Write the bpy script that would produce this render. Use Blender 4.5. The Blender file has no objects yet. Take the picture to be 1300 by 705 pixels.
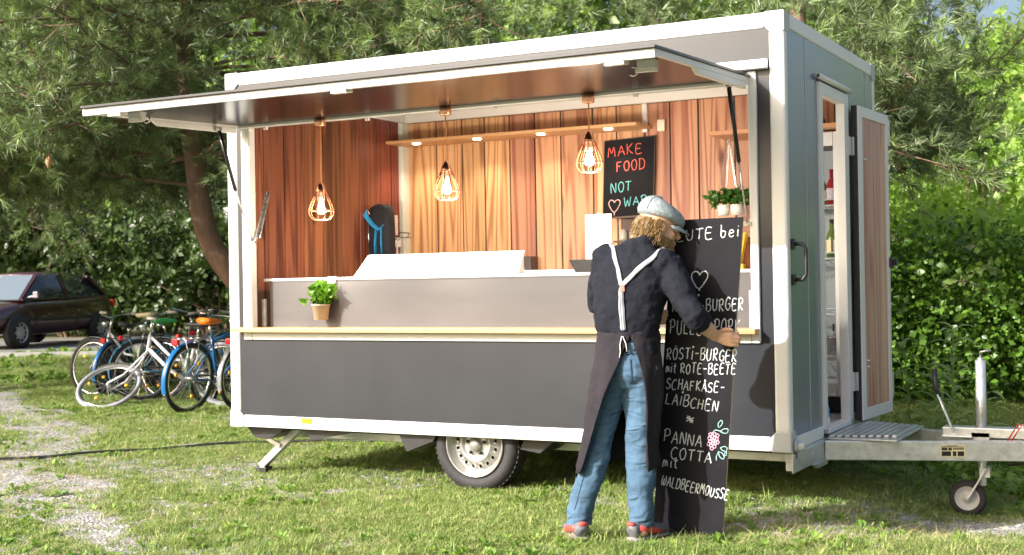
import bpy, bmesh, math, random
import numpy as np
from mathutils import Vector, Matrix, Quaternion
R_ = math.radians
random.seed(7); rng = np.random.default_rng(11)
scn = bpy.context.scene
# ---------------------------------------------------------------- camera
yaw, pitch, roll = -0.4899, 0.0034, -0.017
_f = Vector((math.sin(yaw)*math.cos(pitch), math.cos(yaw)*math.cos(pitch), math.sin(pitch)))
_r = Vector((math.cos(yaw), -math.sin(yaw), 0)); _u = _r.cross(_f)
_r2 = _r*math.cos(roll)+_u*math.sin(roll); _u2 = -_r*math.sin(roll)+_u*math.cos(roll)
cd = bpy.data.cameras.new('camera'); cam = bpy.data.objects.new('camera', cd); scn.collection.objects.link(cam)
m = Matrix((( _r2.x,_u2.x,-_f.x,2.0304),(_r2.y,_u2.y,-_f.y,-7.0523),(_r2.z,_u2.z,-_f.z,1.3151),(0,0,0,1)))
cam.matrix_world = m
cd.sensor_width = 36; cd.lens = 1648.07/1300*36; cd.clip_start = .05; cd.clip_end = 1000
cd.dof.use_dof = True; cd.dof.focus_distance = 7.4; cd.dof.aperture_fstop = 4.0
scn.camera = cam
scn.render.resolution_x = 1024; scn.render.resolution_y = 555
# ---------------------------------------------------------------- light
SUN_EL = R_(27); sx, sy = -.545, -.838          # horizontal direction towards the sun
w = bpy.data.worlds.new("World"); scn.world = w; w.use_nodes = True
nt = w.node_tree; bg = nt.nodes['Background']
sky = nt.nodes.new('ShaderNodeTexSky'); sky.sky_type = 'NISHITA'; sky.sun_disc = False
sky.sun_elevation = SUN_EL; sky.sun_rotation = math.atan2(sx, sy); sky.dust_density = 8.0; sky.air_density = 1.0
nt.links.new(sky.outputs[0], bg.inputs[0]); bg.inputs[1].default_value = .15
sd = bpy.data.lights.new('sun', 'SUN'); sd.energy = 4.8; sd.angle = R_(.6); sd.color = (1, .985, .965)
so = bpy.data.objects.new('sun', sd); scn.collection.objects.link(so)
tdir = Vector((-sx*math.cos(SUN_EL), -sy*math.cos(SUN_EL), -math.sin(SUN_EL)))
so.rotation_mode = 'QUATERNION'; so.rotation_quaternion = tdir.to_track_quat('-Z', 'Y'); so.location = (-8,-12,9)
scn.view_settings.view_transform = 'Standard'; scn.view_settings.look = 'None'
scn.view_settings.exposure = 0.95; scn.view_settings.gamma = 1
# ---------------------------------------------------------------- helpers
def link(o): scn.collection.objects.link(o); return o
def wm(o):
    b = o.matrix_basis
    return wm(o.parent) @ o.matrix_parent_inverse @ b if o.parent else b.copy()
def adopt(o, parent):
    if parent is not None:
        o.parent = parent; o.matrix_parent_inverse = wm(parent).inverted()
def tag(o, label=None, cat=None, group=None, kind=None):
    for k, v in (('label', label), ('category', cat), ('group', group), ('kind', kind)):
        if v: o[k] = v
    return o
def thing(name, loc, label, cat, group=None, rz=0):
    o = link(bpy.data.objects.new(name, None)); o.location = loc; o.rotation_euler = (0, 0, rz); o.empty_display_size = .2
    return tag(o, label, cat, group)
def copy_tree(o, parent=None):
    c = o.copy(); link(c)
    if parent: c.parent = parent
    for ch in list(CH.get(o.name, ())):
        copy_tree(ch, c)
    return c
CH = {}
def V3(p): return Vector(p)
class MB:
    def __init__(s): s.v = []; s.f = []; s.sm = []
    def add(s, vs, fs, smooth=False):
        n = len(s.v); s.v += [tuple(p) for p in vs]
        for f in fs: s.f.append(tuple(i+n for i in f)); s.sm.append(smooth)
        return s
    def box(s, a, b, rot=None, piv=None):
        x0,y0,z0 = a; x1,y1,z1 = b
        vs = [V3(p) for p in ((x0,y0,z0),(x1,y0,z0),(x1,y1,z0),(x0,y1,z0),(x0,y0,z1),(x1,y0,z1),(x1,y1,z1),(x0,y1,z1))]
        if rot is not None:
            c = V3(piv) if piv else sum(vs, Vector())/8
            vs = [c+rot@(v-c) for v in vs]
        return s.add(vs, [(0,3,2,1),(4,5,6,7),(0,1,5,4),(1,2,6,5),(2,3,7,6),(3,0,4,7)])
    def bar(s, p0, p1, w_, h_, up=(0,0,1)):
        p0, p1 = V3(p0), V3(p1); d = (p1-p0).normalized(); u0 = V3(up)
        if abs(d.dot(u0)) > .98: u0 = Vector((1,0,0))
        a = d.cross(u0).normalized(); b = a.cross(d).normalized()
        vs = [p+a*i*w_/2+b*j*h_/2 for p in (p0,p1) for i,j in ((-1,-1),(1,-1),(1,1),(-1,1))]
        return s.add(vs, [(0,1,2,3),(7,6,5,4),(0,4,5,1),(1,5,6,2),(2,6,7,3),(3,7,4,0)])
    def tube(s, pts, r, n=8, cap=True, closed=False, flat=1.0):
        pts = [V3(p) for p in pts]; k = len(pts); rr = r if hasattr(r, '__len__') else [r]*k
        vs = []; prev = None
        for i, p in enumerate(pts):
            if closed: t = pts[(i+1)%k]-pts[i-1]
            else: t = pts[min(i+1,k-1)]-pts[max(i-1,0)]
            if t.length < 1e-9: t = Vector((0,0,1))
            t.normalize()
            if prev is None:
                a = t.cross(Vector((0,0,1)) if abs(t.z) < .9 else Vector((1,0,0))).normalized()
            else:
                a = prev-t*prev.dot(t)
                a = a.normalized() if a.length > 1e-6 else t.orthogonal().normalized()
            prev = a; b = t.cross(a)
            for j in range(n):
                q = 2*math.pi*j/n; vs.append(p+(a*math.cos(q)+b*math.sin(q)*flat)*rr[i])
        fs = []
        for i in range(k if closed else k-1):
            i2 = (i+1)%k
            for j in range(n):
                fs.append((i*n+j, i*n+(j+1)%n, i2*n+(j+1)%n, i2*n+j))
        if cap and not closed:
            fs.append(tuple(range(n))[::-1]); fs.append(tuple((k-1)*n+j for j in range(n)))
        return s.add(vs, fs, n > 4)
    def lathe(s, prof, c, axis='z', n=24, closed=False):
        # prof: (radius, height along axis)
        c = V3(c); ax = {'x':(Vector((0,1,0)),Vector((0,0,1)),Vector((1,0,0))),'y':(Vector((0,0,1)),Vector((1,0,0)),Vector((0,1,0))),'z':(Vector((1,0,0)),Vector((0,1,0)),Vector((0,0,1)))}
        if isinstance(axis, str): A,B,C = ax[axis]
        else:
            C = V3(axis).normalized(); A = C.orthogonal().normalized(); B = C.cross(A)
        vs = []; k = len(prof)
        for (r,h) in prof:
            for j in range(n):
                q = 2*math.pi*j/n; vs.append(c+A*math.cos(q)*r+B*math.sin(q)*r+C*h)
        fs = []
        for i in range(k if closed else k-1):
            i2 = (i+1)%k
            for j in range(n): fs.append((i*n+j, i*n+(j+1)%n, i2*n+(j+1)%n, i2*n+j))
        return s.add(vs, fs, True)
    def prism(s, poly, a, t, ):
        # poly: list of 3D points (planar), extruded by vector t
        k = len(poly); p = [V3(q) for q in poly]; t = V3(t)
        vs = p+[q+t for q in p]
        fs = [tuple(range(k))[::-1], tuple(range(k,2*k))]+[(i,(i+1)%k,k+(i+1)%k,k+i) for i in range(k)]
        return s.add(vs, fs)
    def build(s, name, mat, parent=None, bevel=0, seg=2, subd=0, origin=None):
        me = bpy.data.meshes.new(name)
        vs = s.v
        if parent is None and origin is None and vs:
            a = np.array(vs); origin = ((a[:,0].min()+a[:,0].max())/2, (a[:,1].min()+a[:,1].max())/2, a[:,2].min())
        if parent is not None and origin is None and vs:
            a = np.array(vs); origin = tuple((a.min(0)+a.max(0))/2)
        me.from_pydata([(v[0]-origin[0], v[1]-origin[1], v[2]-origin[2]) for v in vs], [], s.f)
        me.polygons.foreach_set('use_smooth', s.sm)
        bm = bmesh.new(); bm.from_mesh(me); bmesh.ops.recalc_face_normals(bm, faces=bm.faces); bm.to_mesh(me); bm.free()
        me.materials.append(mat)
        o = link(bpy.data.objects.new(name, me))
        if parent is not None:
            pm = wm(parent)
            o.parent = parent
            # geometry is authored in the frame of the top-level thing's parent chain
            o.matrix_parent_inverse = pm.inverted(); CH.setdefault(parent.name, []).append(o)
        o.location = origin
        if bevel:
            b = o.modifiers.new('bevel','BEVEL'); b.width = bevel; b.segments = seg; b.limit_method = 'ANGLE'; b.angle_limit = R_(40); b.harden_normals = False
        if subd:
            q = o.modifiers.new('sub','SUBSURF'); q.levels = subd; q.render_levels = subd
        return o
# ---------------------------------------------------------------- materials
MATS = {}
def _n(nt, t, **kw):
    n = nt.nodes.new(t)
    for k, v in kw.items(): setattr(n, k, v)
    return n
def mat(name, col, rough=.5, metal=0, nscale=0, namt=.15, bump=0, bscale=60, spec=.5, coat=0, rnd=0, stretch=None, rvar=0):
    """principled with noise mottling of the colour, roughness variation, bump and per-object variation"""
    if name in MATS: return MATS[name]
    M = bpy.data.materials.new(name); M.use_nodes = True; nt = M.node_tree; L = nt.links.new
    p = nt.nodes['Principled BSDF']; p.inputs['Roughness'].default_value = rough; p.inputs['Metallic'].default_value = metal
    p.inputs['Specular IOR Level'].default_value = spec; p.inputs['Coat Weight'].default_value = coat
    p.inputs['Base Color'].default_value = (*col, 1)
    tc = _n(nt,'ShaderNodeTexCoord'); mp = _n(nt,'ShaderNodeMapping'); L(tc.outputs['Object'], mp.inputs[0])
    if stretch: mp.inputs['Scale'].default_value = stretch
    if nscale:
        no = _n(nt,'ShaderNodeTexNoise'); no.inputs['Scale'].default_value = nscale; no.inputs['Detail'].default_value = 6; no.inputs['Roughness'].default_value = .65
        L(mp.outputs[0], no.inputs[0])
        mr = _n(nt,'ShaderNodeMapRange'); mr.inputs[1].default_value = .25; mr.inputs[2].default_value = .75
        mr.inputs[3].default_value = 1-namt; mr.inputs[4].default_value = 1+namt; L(no.outputs[0], mr.inputs[0])
        vm = _n(nt,'ShaderNodeVectorMath', operation='SCALE'); vm.inputs[0].default_value = col; L(mr.outputs[0], vm.inputs['Scale'])
        last = vm.outputs[0]
        if rnd:
            oi = _n(nt,'ShaderNodeObjectInfo'); m2 = _n(nt,'ShaderNodeMapRange'); m2.inputs[3].default_value = 1-rnd; m2.inputs[4].default_value = 1+rnd
            L(oi.outputs['Random'], m2.inputs[0]); v2 = _n(nt,'ShaderNodeVectorMath', operation='SCALE'); L(last, v2.inputs[0]); L(m2.outputs[0], v2.inputs['Scale']); last = v2.outputs[0]
        L(last, p.inputs['Base Color'])
        if rvar:
            m3 = _n(nt,'ShaderNodeMapRange'); m3.inputs[1].default_value = .3; m3.inputs[2].default_value = .7; m3.inputs[3].default_value = rough-rvar; m3.inputs[4].default_value = rough+rvar
            L(no.outputs[0], m3.inputs[0]); L(m3.outputs[0], p.inputs['Roughness'])
    if bump:
        nb = _n(nt,'ShaderNodeTexNoise'); nb.inputs['Scale'].default_value = bscale; nb.inputs['Detail'].default_value = 4; L(mp.outputs[0], nb.inputs[0])
        bu = _n(nt,'ShaderNodeBump'); bu.inputs['Strength'].default_value = bump; bu.inputs['Distance'].default_value = .01; L(nb.outputs[0], bu.inputs['Height']); L(bu.outputs[0], p.inputs['Normal'])
    MATS[name] = M; return M
def wood(name, light, dark, knots=True, rnd=.35, gloss=.45, ringscale=14, axis='z', satlow=None):
    M = bpy.data.materials.new(name); M.use_nodes = True; nt = M.node_tree; L = nt.links.new
    p = nt.nodes['Principled BSDF']; p.inputs['Roughness'].default_value = gloss
    tc = _n(nt,'ShaderNodeTexCoord'); oi = _n(nt,'ShaderNodeObjectInfo')
    off = _n(nt,'ShaderNodeVectorMath', operation='MULTIPLY'); off.inputs[1].default_value = (9.1, 13.7, 21.3)
    L(oi.outputs['Random'], off.inputs[0])
    ad = _n(nt,'ShaderNodeVectorMath', operation='ADD'); L(tc.outputs['Object'], ad.inputs[0]); L(off.outputs[0], ad.inputs[1])
    def mapped(s):
        mp = _n(nt,'ShaderNodeMapping'); mp.inputs['Scale'].default_value = s; L(ad.outputs[0], mp.inputs[0]); return mp.outputs[0]
    lng = {'z':lambda a,b:(a,a,b),'x':lambda a,b:(b,a,a)}[axis]
    n1 = _n(nt,'ShaderNodeTexNoise'); n1.inputs['Scale'].default_value = 1.0; n1.inputs['Detail'].default_value = 2.0; n1.inputs['Roughness'].default_value = .45
    L(mapped(lng(4.6,.2)), n1.inputs[0])
    ml = _n(nt,'ShaderNodeMath', operation='MULTIPLY'); ml.inputs[1].default_value = ringscale*6.28; L(n1.outputs[0], ml.inputs[0])
    sn = _n(nt,'ShaderNodeMath', operation='SINE'); L(ml.outputs[0], sn.inputs[0])
    m1 = _n(nt,'ShaderNodeMapRange'); m1.inputs[1].default_value = -1; m1.inputs[2].default_value = 1; L(sn.outputs[0], m1.inputs[0])
    pw = _n(nt,'ShaderNodeMath', operation='POWER'); pw.inputs[1].default_value = 1.7; L(m1.outputs[0], pw.inputs[0])
    n2 = _n(nt,'ShaderNodeTexNoise'); n2.inputs['Scale'].default_value = 1.0; n2.inputs['Detail'].default_value = 5; L(mapped(lng(110,1.6)), n2.inputs[0])
    n3 = _n(nt,'ShaderNodeTexNoise'); n3.inputs['Scale'].default_value = 1.0; n3.inputs['Detail'].default_value = 3; L(mapped(lng(12,.7)), n3.inputs[0])
    mx = _n(nt,'ShaderNodeMix', data_type='FLOAT'); mx.inputs[0].default_value = .42; L(pw.outputs[0], mx.inputs[2]); L(n2.outputs[0], mx.inputs[3])
    mx2 = _n(nt,'ShaderNodeMix', data_type='FLOAT'); mx2.inputs[0].default_value = .30; L(mx.outputs[0], mx2.inputs[2]); L(n3.outputs[0], mx2.inputs[3])
    cr = _n(nt,'ShaderNodeValToRGB'); cr.color_ramp.elements[0].position = .12; cr.color_ramp.elements[0].color = (*light,1)
    cr.color_ramp.elements[1].position = .8; cr.color_ramp.elements[1].color = (*dark,1)
    mid = cr.color_ramp.elements.new(.5); mid.color = tuple((a*.62+b*.38) for a,b in zip(light,dark))+(1,)
    L(mx2.outputs[0], cr.inputs[0]); last = cr.outputs[0]
    if knots:
        vo = _n(nt,'ShaderNodeTexVoronoi'); vo.inputs['Scale'].default_value = 1.0; L(mapped(lng(3.3,1.3)), vo.inputs[0])
        mk = _n(nt,'ShaderNodeMapRange'); mk.inputs[1].default_value = .05; mk.inputs[2].default_value = .13; mk.inputs[3].default_value = 1; mk.inputs[4].default_value = 0; L(vo.outputs['Distance'], mk.inputs[0])
        mc = _n(nt,'ShaderNodeMix', data_type='RGBA'); L(mk.outputs[0], mc.inputs[0]); L(last, mc.inputs[6]); mc.inputs[7].default_value = (dark[0]*.5,dark[1]*.45,dark[2]*.4,1); last = mc.outputs[2]
    ra = _n(nt,'ShaderNodeMath', operation='FRACT'); mm = _n(nt,'ShaderNodeMath', operation='MULTIPLY'); mm.inputs[1].default_value = 7.31; L(oi.outputs['Random'], mm.inputs[0]); L(mm.outputs[0], ra.inputs[0])
    hs = _n(nt,'ShaderNodeHueSaturation'); a = _n(nt,'ShaderNodeMapRange'); a.inputs[3].default_value = 1-rnd; a.inputs[4].default_value = 1+rnd*.6; L(ra.outputs[0], a.inputs[0]); L(a.outputs[0], hs.inputs['Value'])
    b = _n(nt,'ShaderNodeMapRange'); b.inputs[3].default_value = .478; b.inputs[4].default_value = .507; L(oi.outputs['Random'], b.inputs[0]); L(b.outputs[0], hs.inputs['Hue'])
    L(last, hs.inputs['Color']); L(hs.outputs[0], p.inputs['Base Color'])
    bu = _n(nt,'ShaderNodeBump'); bu.inputs['Strength'].default_value = .25; bu.inputs['Distance'].default_value = .002; L(mx.outputs[0], bu.inputs['Height']); L(bu.outputs[0], p.inputs['Normal'])
    return M
WHITE = mat('white_aluminium', (.68,.68,.665), .38, nscale=4, namt=.05, bump=.03, bscale=8, rvar=.08)
CAPG = mat('grey_cap_plastic', (.44,.46,.46), .5, nscale=9, namt=.06)
PLY = mat('dark_film_plywood', (.021,.0235,.030), .31, nscale=2.2, namt=.05, bump=.03, bscale=260, rvar=.025, spec=.5)
PLYB = mat('brown_film_plywood', (.098,.093,.094), .34, spec=.3, nscale=3, namt=.07, bump=.03, bscale=150, rvar=.07, stretch=(.4,1,2.5))
UNDER = mat('hatch_lining', (.008,.0045,.004), .22, nscale=1.5, namt=.1, bump=.015, bscale=90, spec=.07)
INNER = mat('interior_white', (.7,.68,.64), .5, nscale=3, namt=.04)
GALV = mat('galvanised_steel', (.56,.58,.58), .42, .75, nscale=22, namt=.22, bump=.06, bscale=70, rvar=.12)
STEEL = mat('bare_steel', (.6,.6,.6), .28, .95, nscale=8, namt=.1, rvar=.08)
CHROME = mat('chrome', (.75,.75,.76), .15, 1)
BLACKP = mat('black_plastic', (.018,.018,.02), .42, nscale=12, namt=.2)
BLACKM = mat('black_metal', (.012,.012,.013), .3)
RUBBER = mat('tyre_rubber', (.022,.02,.022), .75, nscale=30, namt=.35, bump=.1, bscale=150)
RIMS = mat('silver_rim', (.36,.35,.33), .36, .55, nscale=14, namt=.14, bump=.04, bscale=40)
DARKIN = mat('dark_underside', (.03,.028,.026), .8, nscale=6, namt=.3)
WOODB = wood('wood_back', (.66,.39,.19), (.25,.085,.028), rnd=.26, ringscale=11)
WOODL = wood('wood_left_shaded', (.34,.115,.05), (.075,.017,.009), rnd=.35, ringscale=11)  # darker, redder copy of the planks: left wall's shade put into the colour
WOODD = wood('wood_door', (.68,.44,.32), (.40,.17,.10), rnd=.16, ringscale=10)
OAK = wood('oak_board', (.62,.38,.17), (.45,.24,.09), knots=False, rnd=.08, ringscale=5, axis='x')
CHALK = mat('chalkboard', (.010,.0097,.0125), .6, spec=.1, nscale=7, namt=.45, bump=.02, rvar=.1)
def emis(name, col, s):
    M = bpy.data.materials.new(name); M.use_nodes = True; p = M.node_tree.nodes['Principled BSDF']
    p.inputs['Emission Color'].default_value = (*col,1); p.inputs['Emission Strength'].default_value = s; p.inputs['Base Color'].default_value = (*col,1); return M
def glassm(name, col=(1,1,1), rough=.02, alpha=None):
    M = bpy.data.materials.new(name); M.use_nodes = True; p = M.node_tree.nodes['Principled BSDF']
    p.inputs['Base Color'].default_value = (*col,1); p.inputs['Roughness'].default_value = rough; p.inputs['Transmission Weight'].default_value = 1; p.inputs['IOR'].default_value = 1.3; return M
# ================================================================ THE FOOD TRAILER
T = thing('food_trailer', (-1.97, 1.12, 0), 'dark grey food trailer with white frame and open serving hatch standing on the grass', 'food trailer')
L0, W0, ZB, ZT = -3.97, 2.244, .345, 2.795
def tb(name, boxes, mt, bevel=.004, parent=None, **k):
    b = MB()
    for a, c in boxes: b.box(a, c)
    return b.build(name, mt, parent or T, bevel=bevel, **k)
# corner posts (rounded)
for x0, x1, y0, y1 in ((L0, L0+.09, 0, .07), (-.09, 0, 0, .07), (L0, L0+.09, W0-.07, W0), (-.09, 0, W0-.07, W0)):
    tb('corner_post', [((x0,y0,ZB+.10),(x1,y1,ZT-.10))], WHITE, bevel=.018, seg=3)
# corner caps with a chamfered inner corner
def corner_cap(xc, yc, zc, dx, dy, dz):
    g = .004; s = .118; c = .035; t = .115
    b = MB()
    poly = [(0,0),(s,0),(s,s-c),(s-c,s),(0,s)]
    P = [(xc+dx*(-g+p), yc-dy*g, zc+dz*(-g+q)) for p,q in poly]
    b.prism(P, None, (0, dy*.02, 0))
    P = [(xc-dx*(g-.001), yc+dy*(-g+.0205+p), zc+dz*(-g+q)) for p,q in [(0,0),(s-.02,0),(s-.02,s-c),(s-.02-c,s),(0,s)]]
    b.prism(P, None, (dx*.02, 0, 0))
    b.build('corner_cap', CAPG, T, bevel=.008)
for xc, dx in ((L0,1),(0,-1)):
    for yc, dy in ((0,1),(W0,-1)):
        for zc, dz in ((ZB,1),(ZT,-1)): corner_cap(xc,yc,zc,dx,dy,dz)
# edge trims
for y0, y1 in ((-.001,.03),(W0-.03,W0+.001)):
    tb('top_trim', [((L0+.115,y0,ZT-.088),(-.115,y1,ZT))], WHITE, bevel=.01)
    tb('bottom_trim', [((L0+.115,y0,ZB),(-.115,y1,ZB+.082))], WHITE, bevel=.008)
tb('top_trim', [((-.03,.115,ZT-.088),(.001,W0-.115,ZT))], WHITE, bevel=.01)
tb('bottom_trim', [((-.03,.115,ZB),(.001,.705,ZB+.075))], WHITE, bevel=.008)
tb('bottom_trim', [((-.03,1.40,ZB),(.001,W0-.115,ZB+.075))], WHITE, bevel=.008)
for z in (ZT-.088, ZB): tb('end_trim', [((L0-.001,.115,z),(L0+.03,W0-.115,z+.085))], WHITE, bevel=.008)
tb('roof', [((L0+.03,.03,ZT-.03),(-.03,W0-.03,ZT+.006))], INNER, bevel=.01)
tb('floor', [((L0+.03,.03,ZB+.002),(-.03,W0-.03,ZB+.05))], mat('floor_grey',(.3,.32,.35),.5,nscale=10,namt=.15), bevel=0)
tb('ceiling', [((L0+.05,.05,2.735),(-.05,W0-.05,2.75))], INNER, bevel=0)
# front (serving side) panels
px0, px1 = L0+.088, -.088
tb('front_panel', [((px0,.008,ZB+.08),(px1,.034,.952))], PLY, bevel=0)
tb('upper_panel', [((px0,.008,2.468),(px1,.034,ZT-.086))], PLY, bevel=0)
tb('side_strip', [((px0,.009,.95),(-3.825,.034,2.47))], PLY, bevel=0)
tb('side_strip', [((-.17,.009,.95),(px1,.034,2.47))], PLY, bevel=0)
# back wall skin, left end skin
tb('rear_panel', [((px0,W0-.03,ZB+.08),(px1,W0-.006,ZT-.086))], PLY, bevel=0)
tb('end_panel', [((L0+.006,.07,ZB+.08),(L0+.03,W0-.07,ZT-.086))], PLY, bevel=0)
# serving opening frame
FR = tb('hatch_frame', [((-3.832,-.012,.948),(-3.757,.05,2.47))], WHITE, bevel=.006)
tb('hatch_frame', [((-.21,-.012,.948),(-.162,.05,2.47))], WHITE, bevel=.006)
tb('hatch_frame', [((-3.756,-.012,.948),(-.211,.05,1.0))], WHITE, bevel=.006)
tb('hatch_frame', [((-3.756,.004,2.412),(-.211,.05,2.47))], WHITE, bevel=.006)
tb('rain_gutter', [((-3.88,-.05,2.478),(-.095,.008,2.492)),((-3.88,-.05,2.492),(-.095,-.04,2.515)),((-3.88,-.008,2.492),(-.095,.008,2.535))], WHITE, bevel=.003)
tb('sill_board', [((-3.89,-.085,1.002),(-.168,.14,1.031))], OAK, bevel=.003)
tb('counter_panel', [((-3.70,.118,1.032),(-.215,.135,1.346))], PLYB, bevel=0)
tb('counter_end', [((-3.752,.24,1.032),(-3.705,.26,1.33))], DARKIN, bevel=0)
tb('counter_bracket', [((-3.752,.085,1.033),(-3.72,.10,1.225)),((-3.752,.085,1.033),(-3.747,.14,1.225))], GALV, bevel=.002)
tb('counter_bracket', [((-.245,.06,1.033),(-.212,.075,1.245))], WHITE, bevel=.002)
tb('worktop', [((-3.754,.112,1.347),(-.212,.78,1.366))], WHITE, bevel=.004)
tb('hanging_rail', [((-3.756,-.004,2.402),(-.211,.004,2.409))], WHITE, bevel=.001)
for x in (-3.63,-3.61,-2.79,-2.77,-1.83,-1.81,-.9,-.88): tb('rail_clip', [((x-.004,-.012,2.385),(x+.004,.006,2.404))], WHITE, bevel=0)
# interior lining: planks
tb('lining', [((L0+.055,.06,ZB+.05),(L0+.058,W0-.06,2.735)),((L0+.06,2.216,ZB+.05),(-.05,2.219,2.735))], mat('joint_dark',(.03,.015,.01),.8), bevel=0)
bj = [-3.886,-3.597,-3.35,-3.139,-2.905,-2.677,-2.446,-2.169,-1.966,-1.73,-1.525,-1.299,-1.017,-.78,-.52,-.27,-.06]
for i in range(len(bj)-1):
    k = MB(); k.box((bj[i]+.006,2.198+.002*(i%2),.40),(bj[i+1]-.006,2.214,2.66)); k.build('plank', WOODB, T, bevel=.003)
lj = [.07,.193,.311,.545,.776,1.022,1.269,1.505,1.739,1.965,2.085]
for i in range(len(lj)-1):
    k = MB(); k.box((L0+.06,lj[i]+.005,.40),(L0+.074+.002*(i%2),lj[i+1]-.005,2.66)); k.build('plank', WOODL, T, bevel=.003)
tb('inner_corner_post', [((L0+.06,2.09,.40),(L0+.105,2.197,2.66))], mat('pale_post',(.62,.64,.58),.5,nscale=5,namt=.05), bevel=.004)
tb('cornice', [((L0+.06,2.165,2.662),(-.05,2.20,2.733))], INNER, bevel=.004)
tb('cornice', [((L0+.06,.06,2.662),(L0+.09,2.16,2.733))], INNER, bevel=.004)
tb('cable_duct', [((-1.74,2.17,2.44),(-1.70,2.196,2.66))], INNER, bevel=.003)
tb('wall_socket', [((-1.62,2.175,2.44),(-1.56,2.197,2.53))], mat('ivory',(.72,.64,.5),.5), bevel=.004)
# wall shelf with spotlights
SH = tb('wall_shelf', [((-3.89,1.88,2.462),(-1.67,2.19,2.488))], OAK, bevel=.003)
SPOT = emis('spot_glow', (1,.72,.42), 18)
for x in (-3.64,-3.07,-2.50,-1.93):
    s = MB(); s.lathe([(0,-.008),(.028,-.008),(.034,-.004),(.034,0)], (x,1.96,2.462), 'z', 20); sp = s.build('shelf_spotlight', SPOT, SH)
    ld = bpy.data.lights.new('spot_lamp','SPOT'); ld.energy = 11; ld.color = (1,.80,.58); ld.spot_size = R_(120); ld.spot_blend = .8; ld.shadow_soft_size = .02
    lo = link(bpy.data.objects.new('spot_lamp', ld)); lo.location = (x,1.96,2.445)
    lo.parent = sp; lo.matrix_parent_inverse = wm(sp).inverted()
RS = tb('side_shelf', [((-.97,1.5,2.30),(-.06,1.95,2.33))], OAK, bevel=.003)
tb('rear_worktop', [((-3.0,1.62,1.372),(-.9,2.19,1.402))], STEEL, bevel=.003)
tb('rear_cabinet', [((-3.0,1.66,.40),(-.9,2.19,1.37))], INNER, bevel=.003)
tb('interior_wall', [((-.05,.06,.42),(-.034,.70,2.735)),((-.05,1.40,.42),(-.034,2.19,2.735)),((-.05,.702,2.49),(-.034,1.398,2.735))], INNER, bevel=0)
# end wall (hitch side)
EPLY = mat('film_sky_tinted', (.14,.165,.225), .2, nscale=2, namt=.08, bump=.02, bscale=200, rvar=.03, spec=1.0, stretch=(1,1,.15))  # lighter blue base stands in for sky reflected on the end wall
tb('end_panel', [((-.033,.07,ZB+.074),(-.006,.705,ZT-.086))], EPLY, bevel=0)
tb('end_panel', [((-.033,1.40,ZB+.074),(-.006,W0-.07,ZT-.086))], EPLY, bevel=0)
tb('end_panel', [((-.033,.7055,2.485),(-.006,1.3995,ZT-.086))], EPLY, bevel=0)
for y_ in (.43,1.95): tb('panel_seam', [((-.007,y_,ZB+.09),(-.0035,y_+.006,ZT-.09))], CAPG, bevel=0)
DF = tb('door_frame', [((-.045,.70,ZB+.05),(.012,.765,2.49))], WHITE, bevel=.004)
tb('door_frame', [((-.045,1.30,ZB+.05),(.012,1.405,2.49))], WHITE, bevel=.004)
tb('door_frame', [((-.045,.766,2.42),(.012,1.299,2.49))], WHITE, bevel=.004)
tb('door_sill', [((-.05,.766,ZB+.02),(.02,1.299,ZB+.052))], WHITE, bevel=.003)
k = MB(); k.tube([(.016,.67,2.515),(.016,1.44,2.515)], .016, 10); k.box((-.004,.67,2.51),(.02,1.44,2.535)); k.build('drip_rail', WHITE, T)
b = MB(); b.tube([(.0,.10,1.50),(.055,.10,1.50),(.075,.10,1.47),(.075,.10,1.33),(.055,.10,1.30),(.0,.10,1.30)], .011, 8)
b.box((-.005,.08,1.47),(.012,.12,1.53)); b.box((-.005,.08,1.27),(.012,.12,1.33)); b.build('grab_handle', BLACKP, T)
# door leaf folded back against the wall
hp = Vector((.05,1.452,0)); fp = Vector((.098,2.125,0)); dv = (fp-hp).normalized(); nv = Vector((dv.y,-dv.x,0))
def dpt(a, off, z): q = hp+dv*a+nv*off; return (q.x,q.y,z)
def dbox(mb, a0,a1,o0,o1,z0,z1):
    vs = [dpt(a,o,z) for z in (z0,z1) for a,o in ((a0,o0),(a1,o0),(a1,o1),(a0,o1))]
    mb.add(vs, [(0,1,2,3),(7,6,5,4),(0,4,5,1),(1,5,6,2),(2,6,7,3),(3,7,4,0)])
DW = (fp-hp).length; dz0, dz1 = .375, 2.425
D = MB(); dbox(D,0,DW,-.034,-.004,dz0,dz1); DOOR = D.build('door', PLY, T)
F = MB(); dbox(F,0,.085,-.003,.014,dz0,dz1); dbox(F,DW-.055,DW,-.003,.014,dz0,dz1); dbox(F,.0855,DW-.0555,-.003,.014,dz1-.07,dz1); dbox(F,.0855,DW-.0555,-.003,.014,dz0,dz0+.075)
F.build('leaf_frame', WHITE, DOOR, bevel=.004)
ja = [.086,.335,.49,DW-.056]
for i in range(3):
    k = MB(); dbox(k, ja[i]+.002, ja[i+1]-.002, -.003, .006+.001*(i%2), dz0+.076, dz1-.071); k.build('door_plank', WOODD, DOOR, bevel=.002)
G = MB(); dbox(G,-.012,.0,-.03,.006,dz0,dz1); G.build('door_seal', BLACKP, DOOR)
for z in (2.16,.63):
    k = MB(); k.box((-.002,1.40,z-.06),(.022,1.452,z+.06)); k.tube([(.03,1.447,z-.06),(.03,1.447,z+.06)],.011,8); k.build('door_hinge', CAPG, T, bevel=.003)
k = MB(); dbox(k,DW-.03,DW+.045,.0,.03,1.37,1.44); dbox(k,DW-.01,DW+.03,-.03,.06,1.385,1.425); k.build('door_lock', BLACKP, DOOR, bevel=.006)
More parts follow.
